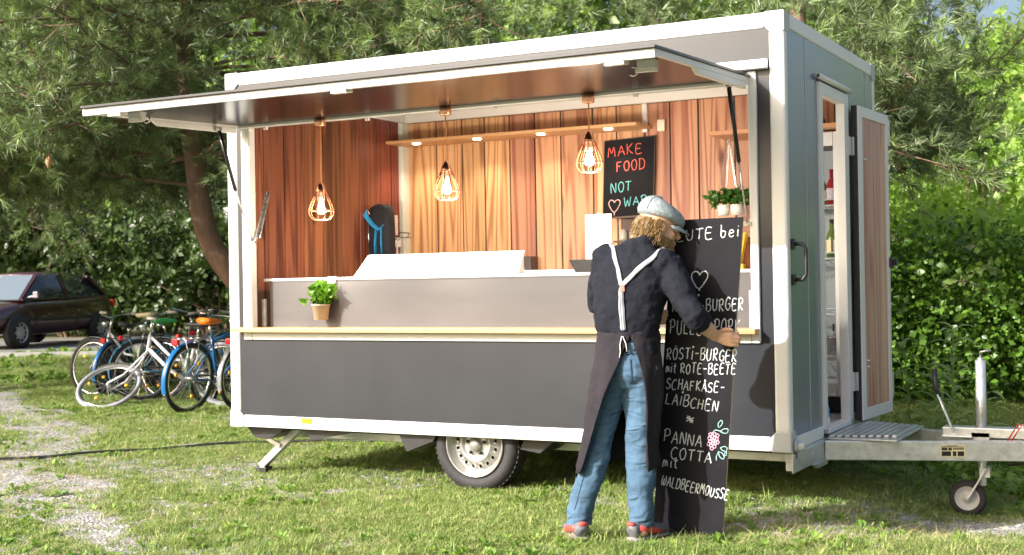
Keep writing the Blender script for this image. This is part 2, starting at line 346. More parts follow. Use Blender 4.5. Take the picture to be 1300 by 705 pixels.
for z in (2.30,.56):
    k = MB(); dbox(k,DW-.01,DW+.014,-.01,.022,z-.09,z+.09); dbox(k,DW-.004,DW+.024,-.006,.018,z-.03,z+.05); k.build('espagnolette', STEEL, DOOR, bevel=.002)
k = MB()
for a, z_ in ((.10,2.08),(.125,2.08),(.10,.72),(.11,.76)): k = MB(); k.lathe([(0,.02),(.006,.02),(.006,0)], dpt(a,.012,z_), tuple(nv), 8); k.build('screw', STEEL, DOOR)
# ---- raised hatch
HZ = 2.455
def hpnt(x, y, dz=0): return (x, y, HZ + .05*(y/1.42) + dz)     # top surface, slightly lower at the front edge
hx0, hx1, hy = -3.858, -.203, -1.42
k = MB(); vs = [hpnt(x,y,d) for d in (-.014,0) for x,y in ((hx0,hy-.02),(hx1+.01,hy-.02),(hx1+.01,-.012),(hx0,-.012))]
k.add(vs, [(0,3,2,1),(4,5,6,7),(0,1,5,4),(1,2,6,5),(2,3,7,6),(3,0,4,7)]); HAT = k.build('hatch', PLY, T, bevel=.002)
k = MB(); vs = [hpnt(x,y,d) for d in (-.032,-.0145) for x,y in ((hx0+.02,hy+.02),(hx1-.02,hy+.02),(hx1-.02,-.02),(hx0+.02,-.02))]
k.add(vs, [(0,3,2,1),(4,5,6,7),(0,1,5,4),(1,2,6,5),(2,3,7,6),(3,0,4,7)]); k.build('hatch_lining', UNDER, HAT)
def hbox(mb, x0,x1,y0,y1,d0,d1):
    vs = [hpnt(x,y,d) for d in (d0,d1) for x,y in ((x0,y0),(x1,y0),(x1,y1),(x0,y1))]
    mb.add(vs, [(0,3,2,1),(4,5,6,7),(0,1,5,4),(1,2,6,5),(2,3,7,6),(3,0,4,7)])
k = MB(); hbox(k,hx0,hx1,hy,hy+.028,-.058,-.0142); k.build('hatch_edge', WHITE, HAT, bevel=.004)
k = MB(); hbox(k,hx0,hx1,-.04,-.014,-.05,-.0142); k.build('hatch_edge', WHITE, HAT, bevel=.004)
for x in (hx0, hx1-.028):
    k = MB(); hbox(k,x,x+.028,hy+.029,-.041,-.046,-.0142)
    P = [hpnt(x-.002,y,d) for y,d in ((-.86,-.047),(-.80,-.078),(-.06,-.085),(-.06,-.047))]
    k.prism(P, None, (.032,0,0)); k.build('hatch_edge', WHITE, HAT, bevel=.003)
for x in (-3.66,-.34):
    s = 1 if x < -2 else -1
    k = MB(); hbox(k,x-.045,x+.045,-1.2,-1.14,-.075,-.03); hbox(k,x-.06,x+.05,-1.19,-1.155,-.09,-.07); k.build('hatch_latch', WHITE, HAT, bevel=.004)
    a = [(x+s*.075+math.sin(t)*.022, -1.17, HZ-.1-.022+math.cos(t)*.022) for t in [i*.42 for i in range(-1,11)]]
    k = MB(); k.tube(a, .0045, 6); k.build('latch_ring', CHROME, HAT)
for x in (-3.62,-2.01,-.42):
    k = MB(); hbox(k,x-.06,x+.06,hy+.03,hy+.07,-.07,-.03); hbox(k,x-.04,x+.06,hy+.004,hy+.04,-.075,-.06); k.build('edge_catch', WHITE, HAT, bevel=.003)
def strut(top, mid, base):
    k = MB(); k.tube([top, mid], .0125, 12); g = k.build('gas_strut', BLACKM, T)
    k = MB(); k.tube([mid, base], .005, 8); k.build('piston_rod', STEEL, g)
    k = MB(); b_ = V3(base); k.box((b_.x-.03,b_.y-.006,b_.z-.012),(b_.x+.02,b_.y+.01,b_.z+.012)); k.build('strut_pivot', CHROME, g); k = MB()
    t_ = V3(top); k.box((t_.x-.012,t_.y-.02,t_.z-.005),(t_.x+.012,t_.y+.02,t_.z+.02)); k.build('strut_bracket', CHROME, g, bevel=.002)
strut((-3.80,-.27,2.368),(-3.785,-.13,1.97),(-3.745,.0,1.618))
strut((-.245,-.23,2.362),(-.225,-.14,1.955),(-.222,-.015,1.618))
k = MB(); k.bar((-3.742,.02,1.62),(-3.742,.16,1.975),.024,.012,(1,0,0)); k.bar((-3.728,.045,1.65),(-3.728,.16,1.975),.006,.02,(1,0,0)); k.build('hatch_lever', STEEL, T, bevel=.002)
# ---- underbody
tb('chassis_rail', [((L0+.02,.40,.235),(-.055,.46,.344))], GALV); tb('chassis_rail', [((L0+.02,1.78,.235),(-.055,1.84,.344))], GALV)
tb('chassis_rail', [((-.05,.06,.232),(.008,2.18,.344))], GALV)
tb('floor_beam', [((L0+.03,.16,.315),(-.06,.20,.344))], DARKIN)
tb('axle', [((-2.12,.3,.23),(-2.0,1.9,.31))], DARKIN)
for pts in (((-3.86,.30),(-3.70,.20),(-3.30,.235),(-3.2,.344),(-3.92,.344)), ((-2.98,.20),(-2.62,.225),(-2.60,.344),(-3.06,.344)), ((-3.60,.20),(-2.96,.25),(-2.9,.344),(-3.66,.344))):
    pass
for pts, y in ((((-3.92,.344),(-3.84,.262),(-3.74,.25),(-3.62,.30),(-3.58,.344)),.10), (((-3.40,.344),(-3.34,.262),(-2.98,.33),(-2.97,.344)),.08), (((-2.62,.344),(-2.56,.225),(-2.36,.30),(-2.33,.344)),.06), (((-1.72,.344),(-1.76,.27),(-1.62,.25),(-1.5,.344)),.12)):
    k = MB(); k.prism([(x,y,z) for x,z in pts], None, (0,.30,0)); k.build('mudguard', BLACKP, T)
for yy, s in ((.075,1),(W0-.075,-1)):      # wheels
    cx, cz = -2.065, .287
    def ring(prof): return [(r, s*h) for r,h in prof]
    k = MB(); k.lathe(ring([(.205,.02),(.215,.0),(.245,-.012),(.275,-.006),(.292,.012),(.302,.03),(.303,.09),(.302,.15),(.292,.168),(.245,.19),(.205,.18)]), (cx,yy+s*.012,cz),'y',56)
    WH = k.build('wheel', RUBBER, T)
    k = MB()
    for q in range(56):
        a = 2*math.pi*q/56
        for h in (.03,.075,.12):
            c_ = (cx+math.cos(a)*.302, yy+s*(.022+h), cz+math.sin(a)*.302); k.box((c_[0]-.010,c_[1]-.017,c_[2]-.004),(c_[0]+.010,c_[1]+.017,c_[2]+.004), Matrix.Rotation(-a+math.pi/2,3,'Y'))
    k.build('tread', RUBBER, WH)
    k = MB(); k.lathe(ring([(.206,.03),(.207,.004),(.201,.0),(.196,.004),(.192,.02),(.178,.03),(.172,.05),(.165,.052)]), (cx,yy,cz),'y',64)
    k.lathe(ring([(.108,.018),(.098,.016),(.09,.03),(.078,.034),(.058,.030),(.04,.026),(.038,.012),(.032,.002),(0,.0)]), (cx,yy+s*.0,cz),'y',48)
    # perforated disc ring: 16 round holes between r=.108 and r=.165
    NH = 16; vs=[]; fs=[]
    for q in range(NH):
        a0 = 2*math.pi*q/NH; a1 = 2*math.pi*(q+1)/NH; am=(a0+a1)/2; rm=.140; n0=len(vs)
        outer=[(.108,a0),(.108,am),(.108,a1),(.1365,a1),(.166,a1),(.166,am),(.166,a0),(.1365,a0)]
        hh=lambda r_: .018+.034*((r_-.108)/.058)
        for r_,a_ in outer: vs.append((cx+r_*math.cos(a_), yy+s*hh(r_), cz+r_*math.sin(a_)))
        for r_,a_ in outer:
            px=r_*math.cos(a_)-rm*math.cos(am); pz=r_*math.sin(a_)-rm*math.sin(am); l=math.hypot(px,pz)
            vs.append((cx+rm*math.cos(am)+px/l*.0115, yy+s*hh(.14), cz+rm*math.sin(am)+pz/l*.0115))
        for j in range(8): fs.append((n0+j,n0+(j+1)%8,n0+8+(j+1)%8,n0+8+j))
    k.add(vs,fs,False); rm_ = k.build('rim', RIMS, WH)
    k = MB(); k.lathe(ring([(0,.075),(.19,.075)]), (cx,yy,cz),'y',32); k.build('brake_drum', DARKIN, WH)
    for q in range(5):
        k = MB(); a = 2*math.pi*q/5+.3; c_ = (cx+.062*math.cos(a), yy+s*.03, cz+.062*math.sin(a)); k.lathe(ring([(0,-.018),(.009,-.018),(.011,-.004),(.011,0)]), c_,'y',6); k.build('wheel_bolt', BLACKM, WH)
# rear steady leg
k = MB(); k.bar((-3.56,.25,.325),(-3.905,.25,.035),.05,.05,(0,1,0)); ST = k.build('steady_leg', GALV, T, bevel=.004)
k = MB(); k.bar((-3.95,.215,.30),(-3.71,.215,.19),.03,.012,(0,1,0)); k.build('brace', GALV, ST, bevel=.002)
k = MB(); k.bar((-3.74,.30,.33),(-3.70,.30,.20),.02,.01,(0,1,0)); k.build('stay', GALV, ST); k = MB(); k.box((-3.93,.21,.0),(-3.84,.29,.035)); k.build('foot', BLACKP, ST, bevel=.003)
k = MB(); k.bar((-1.21,.02,.34),(-1.15,.02,.25),.012,.012); k.bar((-1.23,.02,.25),(-1.12,.02,.25),.014,.014); k.build('crank_hook', STEEL, T)
AMBER = mat('amber_reflector', (.9,.42,.02), .25, nscale=120, namt=.3)
for x in (-3.31,): tb('amber_reflector', [((x-.043,-.008,.386),(x+.043,-.001,.424))], AMBER, bevel=.003)
# ---- drawbar
def plate(mb, p0, p1, z0, z1, t):
    p0 = V3((*p0,0)); p1 = V3((*p1,0)); d = (p1-p0).normalized(); n_ = Vector((-d.y,d.x,0))*t/2
    vs = [(p+o).to_tuple()[:2]+(z,) for z in (z0,z1) for p,o in ((p0,-n_),(p1,-n_),(p1,n_),(p0,n_))]
    mb.add(vs, [(0,3,2,1),(4,5,6,7),(0,1,5,4),(1,2,6,5),(2,3,7,6),(3,0,4,7)])
k = MB(); plate(k,(.012,.66),(1.09,1.02),.222,.338,.055); k.build('drawbar', GALV, T, bevel=.006)
k = MB(); plate(k,(.012,1.60),(1.09,1.22),.222,.338,.055); k.build('drawbar', GALV, T, bevel=.006)
k = MB(); plate(k,(.012,-.02),(.012,.66),.232,.335,.01); k.prism([(.012,.35,.232),(.012,.66,.232),(.012,.66,.20),(.012,.45,.20)],None,(.02,0,0)); k.build('cross_member', GALV, T, bevel=.002)
k = MB()
for i in range(9):
    x = .03+i*.043; k.box((x,.66+x*.333+.03,.352),(x+.03,1.60-x*.35-.03,.366))
k.box((.02,.70,.339),(.43,1.52,.351)); k.build('step_grating', GALV, T, bevel=.003)
k = MB(); k.box((.62,1.06,.339),(1.14,1.18,.40)); k.box((1.05,1.075,.34),(1.32,1.165,.42)); k.box((.62,1.03,.339),(.80,1.21,.352)); k.build('coupling_head', GALV, T, bevel=.012)
k = MB(); k.lathe([(.055,0),(.055,.12),(.04,.12),(.04,0)],(1.30,1.12,.31),'x',20); k.build('coupling_ball_cup', BLACKP, T)
k = MB(); k.bar((.70,1.0,.375),(.61,1.0,.60),.012,.03,(0,1,0)); BL = k.build('brake_lever', GALV, T, bevel=.003)
k = MB(); k.tube([(.625,1.0,.585),(.598,1.0,.64),(.595,1.0,.75)],[.012,.017,.016],10); k.build('lever_grip', BLACKP, BL)
k = MB(); k.tube([(.84,1.115,.22),(.84,1.115,.80)],.03,16); k.tube([(.84,1.115,.80),(.84,1.115,.815)],[.02,.018],10); k.box((.79,1.06,.30),(.89,1.17,.37)); JT = k.build('jockey_wheel', GALV, T)
k = MB(); k.tube([(.84,1.115,.815),(.84,1.115,.85),(.90,1.115,.86)],.008,6); k.build('jockey_crank', STEEL, JT)
k = MB(); k.tube([(.84,1.115,.22),(.84,1.115,.05)],.024,12)
k.bar((.87,1.09,.16),(.76,1.085,-.03),.012,.05,(0,1,0)); k.bar((.87,1.17,.16),(.76,1.175,-.03),.012,.05,(0,1,0)); k.box((.825,1.09,.10),(.885,1.17,.16)); k.build('jockey_fork', GALV, JT, bevel=.003)
k = MB(); k.lathe([(.07,-.028),(.09,-.03),(.105,-.02),(.11,0),(.105,.02),(.09,.03),(.07,.028)],(.752,1.13,-.03),'y',32); k.build('jockey_tyre', RUBBER, JT)
k = MB(); k.lathe([(.072,-.03),(.06,-.022),(.05,-.008),(.025,-.01),(.022,-.034),(0,-.034)],(.752,1.13,-.03),'y',24); k.lathe([(.072,.03),(.06,.02),(0,.02)],(.752,1.13,-.03),'y',24); k.build('jockey_rim', mat('grey_plastic_rim',(.45,.45,.44),.5), JT)
q0 = V3((.60,.865,0)); 
dvx = Vector((1.078,.36,0)).normalized(); nvx = Vector((dvx.y,-dvx.x,0))
def bp(a, o, z): v = Vector((.012,.66,0))+dvx*a+nvx*(.0275+o); return (v.x,v.y,z)
def bbox(mb,a0,a1,o0,o1,z0,z1):
    vs=[bp(a,o,z) for z in (z0,z1) for a,o in ((a0,o0),(a1,o0),(a1,o1),(a0,o1))]; mb.add(vs, [(0,1,2,3),(7,6,5,4),(0,4,5,1),(1,5,6,2),(2,6,7,3),(3,7,4,0)])
k = MB(); bbox(k,.66,.80,.0005,.003,.245,.318); TP = k.build('type_plate', mat('plate_cream',(.62,.56,.36),.4), T)
k = MB()
for a0,a1,z0,z1 in ((.667,.793,.303,.308),(.70,.76,.311,.314),(.667,.70,.285,.300),(.705,.725,.285,.300),(.73,.793,.290,.298),(.667,.72,.252,.280),(.73,.75,.252,.28),(.757,.793,.252,.28)):
    bbox(k,a0,a1,.0031,.0038,z0,z1)
k.build('plate_print', BLACKM, TP)
k = MB(); k.lathe([(0,-.0),(.026,0),(.03,.01),(.026,.04),(.02,.045),(0,.045)],(.02,.06,.375),'x',14); k.lathe([(0,0),(.036,0),(.036,.014),(0,.014)],(.008,.06,.375),'x',14); k.build('power_inlet', CAPG, T)
k = MB(); k.box((.004,.03,.31),(.02,.05,.34)); k.build('cable_clip', BLACKM, T)
RED = mat('red_wire',(.5,.03,.03),.4)
k = MB()
for j in range(2):
    k.tube([(1.0+.02*j,1.0,.335),(1.06+.02*j,.985,.44-.01*j),(1.13+.015*j,.99,.41),(1.15+.01*j,1.02,.30),(1.12,1.05,.25)],.004,6)
k.build('brake_cable', RED, T)
k = MB(); k.tube([(1.10,1.0,.33),(1.17,.97,.42),(1.20,.99,.36),(1.16,1.02,.22),(1.0,1.04,.19)],.008,6); k.build('electric_cable', BLACKP, T)
# ================================================================ THINGS IN THE TRAILER
COPPER = mat('copper', (.80,.42,.27), .25, 1, nscale=6, namt=.08)
BULB = emis('bulb_glow', (1,.72,.42), 9)
def pendant(x, y, ztop, zc, label):
    # zc: centre of the cage
    t = thing('pendant_lamp', (x,y,zc-.095), label, 'pendant lamp', 'copper cage lamps hanging under the hatch')
    k = MB(); k.lathe([(0,0),(.035,0),(.037,-.003),(.037,-.052),(.033,-.057),(0,-.057)], (x,y,ztop), 'z', 28); k.build('ceiling_cap', COPPER, t)
    k = MB(); k.tube([(x,y,ztop-.05),(x+.003,y,(ztop+zc)/2+.1),(x,y,zc+.15)], .0042, 8); k.build('cord', mat('copper_cord',(.72,.34,.15),.7), t)
    k = MB(); k.lathe([(0,.155),(.012,.150),(.024,.128),(.034,.10),(.036,.085),(.030,.085),(0,.09)], (x,y,zc), 'z', 24); k.build('lamp_neck', COPPER, t)
    k = MB()
    for q in range(10):
        a = 2*math.pi*q/10; pr = [(.034,.09),(.048,.055),(.070,.005),(.083,-.035),(.080,-.062),(.056,-.092)]
        k.tube([(x+r*math.cos(a), y+r*math.sin(a), zc+h) for r,h in pr], .0033, 6)
    for r,h in ((.083,-.035),(.056,-.092),(.034,.09)):
        k.tube([(x+r*math.cos(2*math.pi*i/24), y+r*math.sin(2*math.pi*i/24), zc+h) for i in range(24)], .0033, 6, closed=True)
    k.build('wire_cage', COPPER, t)
    k = MB(); k.lathe([(0,.085),(.022,.085),(.024,.03),(.018,.028),(0,.028)], (x,y,zc),'z',16); k.build('bulb_socket', mat('socket_white',(.8,.78,.72),.4), t)
    k = MB(); k.lathe([(0,.028),(.014,.024),(.020,.005),(.029,-.02),(.030,-.032),(.022,-.052),(0,-.06)], (x,y,zc),'z',20); k.build('bulb', BULB, t)
    ld = bpy.data.lights.new('bulb_light','POINT'); ld.energy = 9; ld.color = (1,.84,.66); ld.shadow_soft_size = .06
    l2 = bpy.data.lights.new('interior_fill','SPOT'); l2.energy = 52; l2.color = (1,.88,.74); l2.shadow_soft_size = .06; l2.spot_size = R_(140); l2.spot_blend = .9  # l2: added spot filling the interior, aimed at the back wall
    lb = link(bpy.data.objects.new('interior_fill', l2)); lb.location = (x,y,zc-.115); lb.rotation_mode = 'QUATERNION'; lb.rotation_quaternion = Vector((0,.9,-.32)).to_track_quat('-Z','Y'); lb.parent = t; lb.matrix_parent_inverse = wm(t).inverted()
    lo = link(bpy.data.objects.new('bulb_light', ld)); lo.location = (x,y+.0,zc-.115); lo.parent = t; lo.matrix_parent_inverse = wm(t).inverted()
    return t
pendant(-3.12,-.06,2.424,1.842,'left copper cage pendant lamp, the lowest of three, before the shaded left planks')
pendant(-2.152,-.06,2.424,1.93,'middle copper cage pendant lamp with lit bulb hanging above the white lid')
pendant(-1.167,-.06,2.424,2.05,'right copper cage pendant lamp, the highest, beside the small chalkboard')
# ---- stroke lettering
G = {'A':[[(0,0),(.45,1),(.9,0)],[(.1,.38),(.85,.36)]],'B':[[(.08,0),(.05,1)],[(-.05,.95),(.6,1.02),(.75,.8),(.5,.55),(.1,.52)],[(.4,.54),(.85,.42),(.8,.1),(.4,-.03),(.0,.04)]],
'C':[[(.85,.9),(.45,1.02),(.08,.7),(.05,.3),(.35,-.02),(.85,.08)]],'D':[[(.08,0),(.08,.98)],[(-.05,.98),(.55,.98),(.88,.6),(.7,.12),(.0,.0)]],'E':[[(.8,.97),(.15,1.0),(.1,.02),(.85,.0)],[(.12,.52),(.7,.55)]],
'F':[[(.1,0),(.1,1),(.8,1.02)],[(.1,.55),(.6,.57)]],'G':[[(.85,.85),(.5,1.0),(.1,.7),(.1,.2),(.5,-.02),(.85,.15),(.85,.45),(.5,.45)]],'H':[[(.1,0),(.1,1)],[(.8,0),(.8,1)],[(.1,.52),(.8,.52)]],
'I':[[(.2,0),(.22,1)]],'K':[[(.1,0),(.1,1)],[(.8,1),(.12,.48),(.85,0)]],'L':[[(.1,1),(.1,.02),(.75,.0)]],'M':[[(.0,0),(.15,1),(.48,.35),(.8,1),(.95,0)]],'N':[[(.08,0),(.1,1),(.78,.02),(.82,1)]],
'O':[[(.45,1),(.12,.8),(.06,.4),(.3,.0),(.68,.05),(.86,.5),(.7,.92),(.4,1)]],'P':[[(.12,0),(.1,.98)],[(-.1,.85),(.3,1.05),(.75,.95),(.8,.6),(.4,.45),(.12,.47)]],'R':[[(.12,0),(.1,.98)],[(-.08,.88),(.4,1.05),(.75,.85),(.6,.55),(.15,.5),(.85,0)]],
'S':[[(.8,.85),(.5,1.0),(.15,.85),(.2,.6),(.7,.42),(.8,.15),(.45,-.02),(.05,.1)]],'T':[[(.0,.98),(.9,1.0)],[(.45,.98),(.42,0)]],'U':[[(.08,1),(.08,.3),(.35,-.02),(.7,.1),(.8,.4),(.8,1)]],'W':[[(.0,1),(.2,.0),(.5,.7),(.75,.0),(1.0,1)]],
'w':[[(.1,1.0),(-.02,.5),(.15,.0),(.4,.2),(.5,.7),(.55,.1),(.8,.0),(1.0,.5),(.85,1.0)]],
'i':[[(.15,0),(.18,.6)],[(.2,.85),(.22,.9)]],'j':[[(.15,0),(.18,.85)],[(.2,1.12),(.12,1.2),(.2,1.28),(.28,1.2),(.2,1.12)]],
'm':[[(.0,.0),(.1,.65),(.3,.6),(.35,.1)],[(.35,.45),(.55,.68),(.7,.1)]],'t':[[(.3,1),(.25,.08),(.5,.0)],[(.0,.68),(.6,.72)]],'b':[[(.1,1.1),(.1,.05),(.5,.0),(.6,.4),(.3,.55),(.1,.4)]],'e':[[(.08,.35),(.55,.4),(.5,.62),(.2,.6),(.08,.2),(.35,-.02),(.6,.12)]],
'-':[[(.1,.5),(.75,.52)]],'_':[[(.1,.5),(.4,.52)]],
'o':[[(.45,.8),(.15,.6),(.1,.25),(.4,.0),(.75,.2),(.75,.6),(.45,.8)]],
'*':[[(.4,.9),(.5,.1)],[(.05,.7),(.85,.35)],[(.05,.3),(.85,.7)],[(.15,.9),(.75,.12)]]}
G['a'] = G['A']+[[(.28,1.15),(.3,1.2)],[(.6,1.15),(.62,1.2)]]
G['q'] = G['A']+[[(.4,1.05),(.32,1.16),(.42,1.26),(.54,1.18),(.46,1.06)]]
G['0'] = G['O']+[[(.28,1.15),(.3,1.2)],[(.6,1.15),(.62,1.2)]]
rl = random.Random(3)
def smoothpts(p):
    if len(p) < 4: return p
    out = []
    n = len(p)
    for i in range(n-1):
        p0,p1,p2,p3 = p[max(i-1,0)],p[i],p[i+1],p[min(i+2,n-1)]
        for t in (0,.33,.66):
            out.append(tuple(.5*((2*b)+(-a+c)*t+(2*a-5*b+4*c-d)*t*t+(-a+3*b-3*c+d)*t**3) for a,b,c,d in zip(p0,p1,p2,p3)))
    out.append(p[-1]); return out
def stroke(mb, F_, pts, w_):
    """a chalk line: a ragged low ridge on the board's face; F_(u,v,h) maps board coordinates to space"""
    P = [Vector(p) for p in smoothpts(pts)]
    Q = [P[0]]
    for a, b in zip(P, P[1:]):
        n = max(1, int((b-a).length/.006)); Q += [a+(b-a)*(i+1)/n for i in range(n)]
    vs = []
    for i, p in enumerate(Q):
        t = (Q[min(i+1,len(Q)-1)]-Q[max(i-1,0)])
        if t.length < 1e-9: t = Vector((1,0))
        t.normalize(); nn = Vector((-t.y,t.x)); a = w_/2*rl.uniform(.72,1.2); c = w_/2*rl.uniform(.72,1.2)
        j = nn*rl.uniform(-.0006,.0006)
        for q, h in ((p+j-nn*a,.0003),(p+j,.0016),(p+j+nn*c,.0003)): vs.append(F_(q.x,q.y,h))
    fs = []
    for i in range(len(Q)-1):
        fs += [(3*i,3*i+1,3*i+4,3*i+3),(3*i+1,3*i+2,3*i+5,3*i+4)]
    mb.add(vs, fs)
def write(F_, txt, u, v, wd, ht, ang, w_, name, mt, parent, skew=0, gap=.22):
    mb = MB(); adv = {'i':.5,'j':.5,'I':.5,'t':.72,'-':.95,'_':.6,' ':.55,'b':.82,'e':.8,'M':1.12,'W':1.15,'w':1.15,'o':.9,'m':.85}
    tot = sum(adv.get(c,1.0) for c in txt); s = wd/tot; x = 0; ca, sa = math.cos(ang), math.sin(ang)
    for c in txt:
        a = adv.get(c,1.0)
        if c != ' ':
            jx, jy, js = rl.uniform(-.03,.03), rl.uniform(-.06,.06), rl.uniform(.92,1.08)
            for st in G[c]:
                pts = []
                for (px,py) in st:
                    X = (x+(px*.84+jx)*1.0)*s; Y = (py*js+jy)*ht; X += Y*skew
                    pts.append((u+X*ca-Y*sa, v+X*sa+Y*ca))
                stroke(mb, F_, pts, w_)
        x += a
    return mb.build(name, mt, parent)
def chalk(name, col):
    return mat(name, col, .95, nscale=420, namt=.45)
CW = chalk('white_chalk', (.50,.52,.52)); CRd = chalk('red_chalk', (.75,.13,.10)); CBl = chalk('teal_chalk', (.18,.55,.60)); CPk = chalk('pink_chalk', (.70,.38,.48)); CGr = chalk('green_chalk', (.30,.52,.48)); CPi = chalk('pale_pink_chalk', (.78,.50,.48))
# ---- small chalkboard on the back wall
B0 = Vector((-2.075,2.172,1.800)); BU = Vector((.405,0,.015)).normalized(); BV = Vector((.025,.0,.59)).normalized(); bw, bh = .412, .59
sb = thing('chalkboard_sign', (-1.86,2.18,1.80), 'small chalkboard reading make food not war leaning on the plank wall', 'chalkboard')
def Fs(u,v,h): p = B0+BU*u+BV*v+Vector((0,-1,0))*h; return tuple(p)
k = MB(); k.prism([Fs(0,0,0),Fs(bw,0,0),Fs(bw,bh,0),Fs(0,bh,0)],None,(0,.012,0)); k.build('writing_board', CHALK, sb)
k = MB()
for (u0,u1,v0,v1) in ((0,bw,-.006,0),(0,bw,bh,bh+.006),(-.006,0,-.006,bh+.006),(bw,bw+.006,-.006,bh+.006)):
    k.prism([Fs(u0,v0,.004),Fs(u1,v0,.004),Fs(u1,v1,.004),Fs(u0,v1,.004)],None,(0,.02,0))
k.build('board_frame', mat('black_brown',(.03,.015,.012),.5), sb)
write(Fs,'MAKE',.03,.465,.30,.075,.04,.0062,'chalk_lettering',CRd,sb)
write(Fs,'FOOD',.10,.345,.25,.078,.02,.0062,'chalk_lettering',CRd,sb)
write(Fs,'NOT',.055,.185,.19,.075,.03,.0062,'chalk_lettering',CBl,sb)
write(Fs,'WAR',.175,.075,.20,.068,.03,.0062,'chalk_lettering',CBl,sb)
HEART = [(0,.78),(-.12,.98),(-.36,1.0),(-.5,.78),(-.4,.48),(0,0),(.42,.5),(.5,.8),(.34,1.0),(.12,.96),(0,.78)]
k = MB(); stroke(k,Fs,[(.09+p[0]*.095,.035+p[1]*.095) for p in HEART],.0062); stroke(k,Fs,[(.09,.035),(.09,.012)],.006); k.build('chalk_heart', CPi, sb)
# ---- tall menu board held by the man
MB0 = Vector((-.522,-.762,-.015)); tr_ = Vector((-.0105,-.748,1.622)); br_ = Vector((-.146,-.758,-.012))
MU = (br_-MB0); mw = MU.length; MU.normalize(); MVv = (tr_-br_); mh = MVv.length; MVv.normalize(); MN = MU.cross(MVv).normalized()
if MN.y > 0: MN = -MN
mb_ = thing('menu_board', (-.33,-.76,0), 'tall black menu chalkboard leaning in the right hand of the man', 'menu board')
def Fm(u,v,h): return tuple(MB0+MU*u+MVv*v+MN*h)
k = MB(); k.prism([Fm(0,0,0),Fm(mw,0,0),Fm(mw,mh,0),Fm(0,mh,0)],None,tuple(-MN*.003)); k.build('writing_board', CHALK, mb_)
k = MB(); k.prism([Fm(0,0,-.0031),Fm(mw,0,-.0031),Fm(mw,mh,-.0031),Fm(0,mh,-.0031)],None,tuple(-MN*.014)); k.build('plywood_back', wood('pale_ply',(.66,.50,.30),(.5,.34,.18),knots=False,rnd=.05,ringscale=6), mb_)
# lettering: u from the left edge, v above the bottom edge (metres)
def px2m(px, py):   # layout measured on the board face
    v = (684-py)*.00398; uL = 828+(682-py)*.0615; return ((px-uL)*.00425, v)
lines = [('HEUTE bei',(846,300),(940,296),15,CW),('RoSTj-BURGER',(853,391),(944,390),17,CW),('PULLED PORK',(850,420),(940,420),20,CW),
 ('**',(912,432),(930,430),11,CW),('R0STj-BURGER',(843,452),(935,456),16,CW),('mit ROTE-BEETE',(842,470),(934,472),14,CW),('SCHAFKqSE-',(842,491),(920,496),14,CW),('LAjBCHEN',(841,510),(912,520),15,CW),('*',(870,536),(884,536),12,CW),
 ('PANNA',(839,560),(892,566),17,CW),('COTTA',(851,582),(905,586),15,CW),('mit',(838,594),(862,594),15,CW),('wALDBEERMOUSSE',(836,617),(924,633),14,CW)]
for txt,(ax,ay),(bx_,by_),hp_,mt_ in lines:
    a = px2m(ax,ay); b = px2m(bx_,by_); dx, dy = b[0]-a[0], b[1]-a[1]
    write(Fm, txt, a[0]+(.012 if ay > 440 and a[0] < .06 else 0), a[1], math.hypot(dx,dy)-(.010 if ay > 440 and a[0] < .06 else 0), hp_*.0036, math.atan2(dy,dx), .0056, 'chalk_lettering', mt_, mb_)
def dr(pts, cx, cy, s): a = px2m(cx,cy); return [(a[0]+x*s, a[1]+y*s) for x,y in pts]
k = MB(); stroke(k,Fm,dr(HEART,887,362,.088),.0065); k2 = dr([(0,0),(.05,-.12)],887,362,.088); stroke(k,Fm,k2,.008)
k.build('chalk_heart', CW, mb_)
k = MB()
for q in range(17):
    a = q*2.4; r = .0085*math.sqrt(q)*1.05; c0 = px2m(905,557)
    pts = [(c0[0]+r*math.cos(a)*.8+.0085*math.cos(t), c0[1]+r*math.sin(a)*1.15+.0085*math.sin(t)) for t in [i*1.05 for i in range(7)]]
    stroke(k,Fm,pts,.0042)
k.build('chalk_raspberry', CPk, mb_)
k = MB()
for cx,cy,s,an in ((914,545,.05,.1),(912,540,.04,1.2),(914,566,.05,-.2),(912,571,.045,-.9),(918,575,.035,.4)):
    c0 = px2m(cx,cy); pts = [(0,0),(.35,.25),(.8,.2),(1,0),(.7,-.2),(.3,-.18),(0,0)]
    stroke(k,Fm,[(min(c0[0]+(x*math.cos(an)-y*math.sin(an))*s,mw-.006), c0[1]+(x*math.sin(an)+y*math.cos(an))*s) for x,y in pts],.004)
stroke(k,Fm,[px2m(*p) for p in ((912,570),(909,577),(909,582))],.004); stroke(k,Fm,[px2m(*p) for p in ((903,548),(908,543),(916,545))],.004)
k.build('chalk_leaves', CGr, mb_)
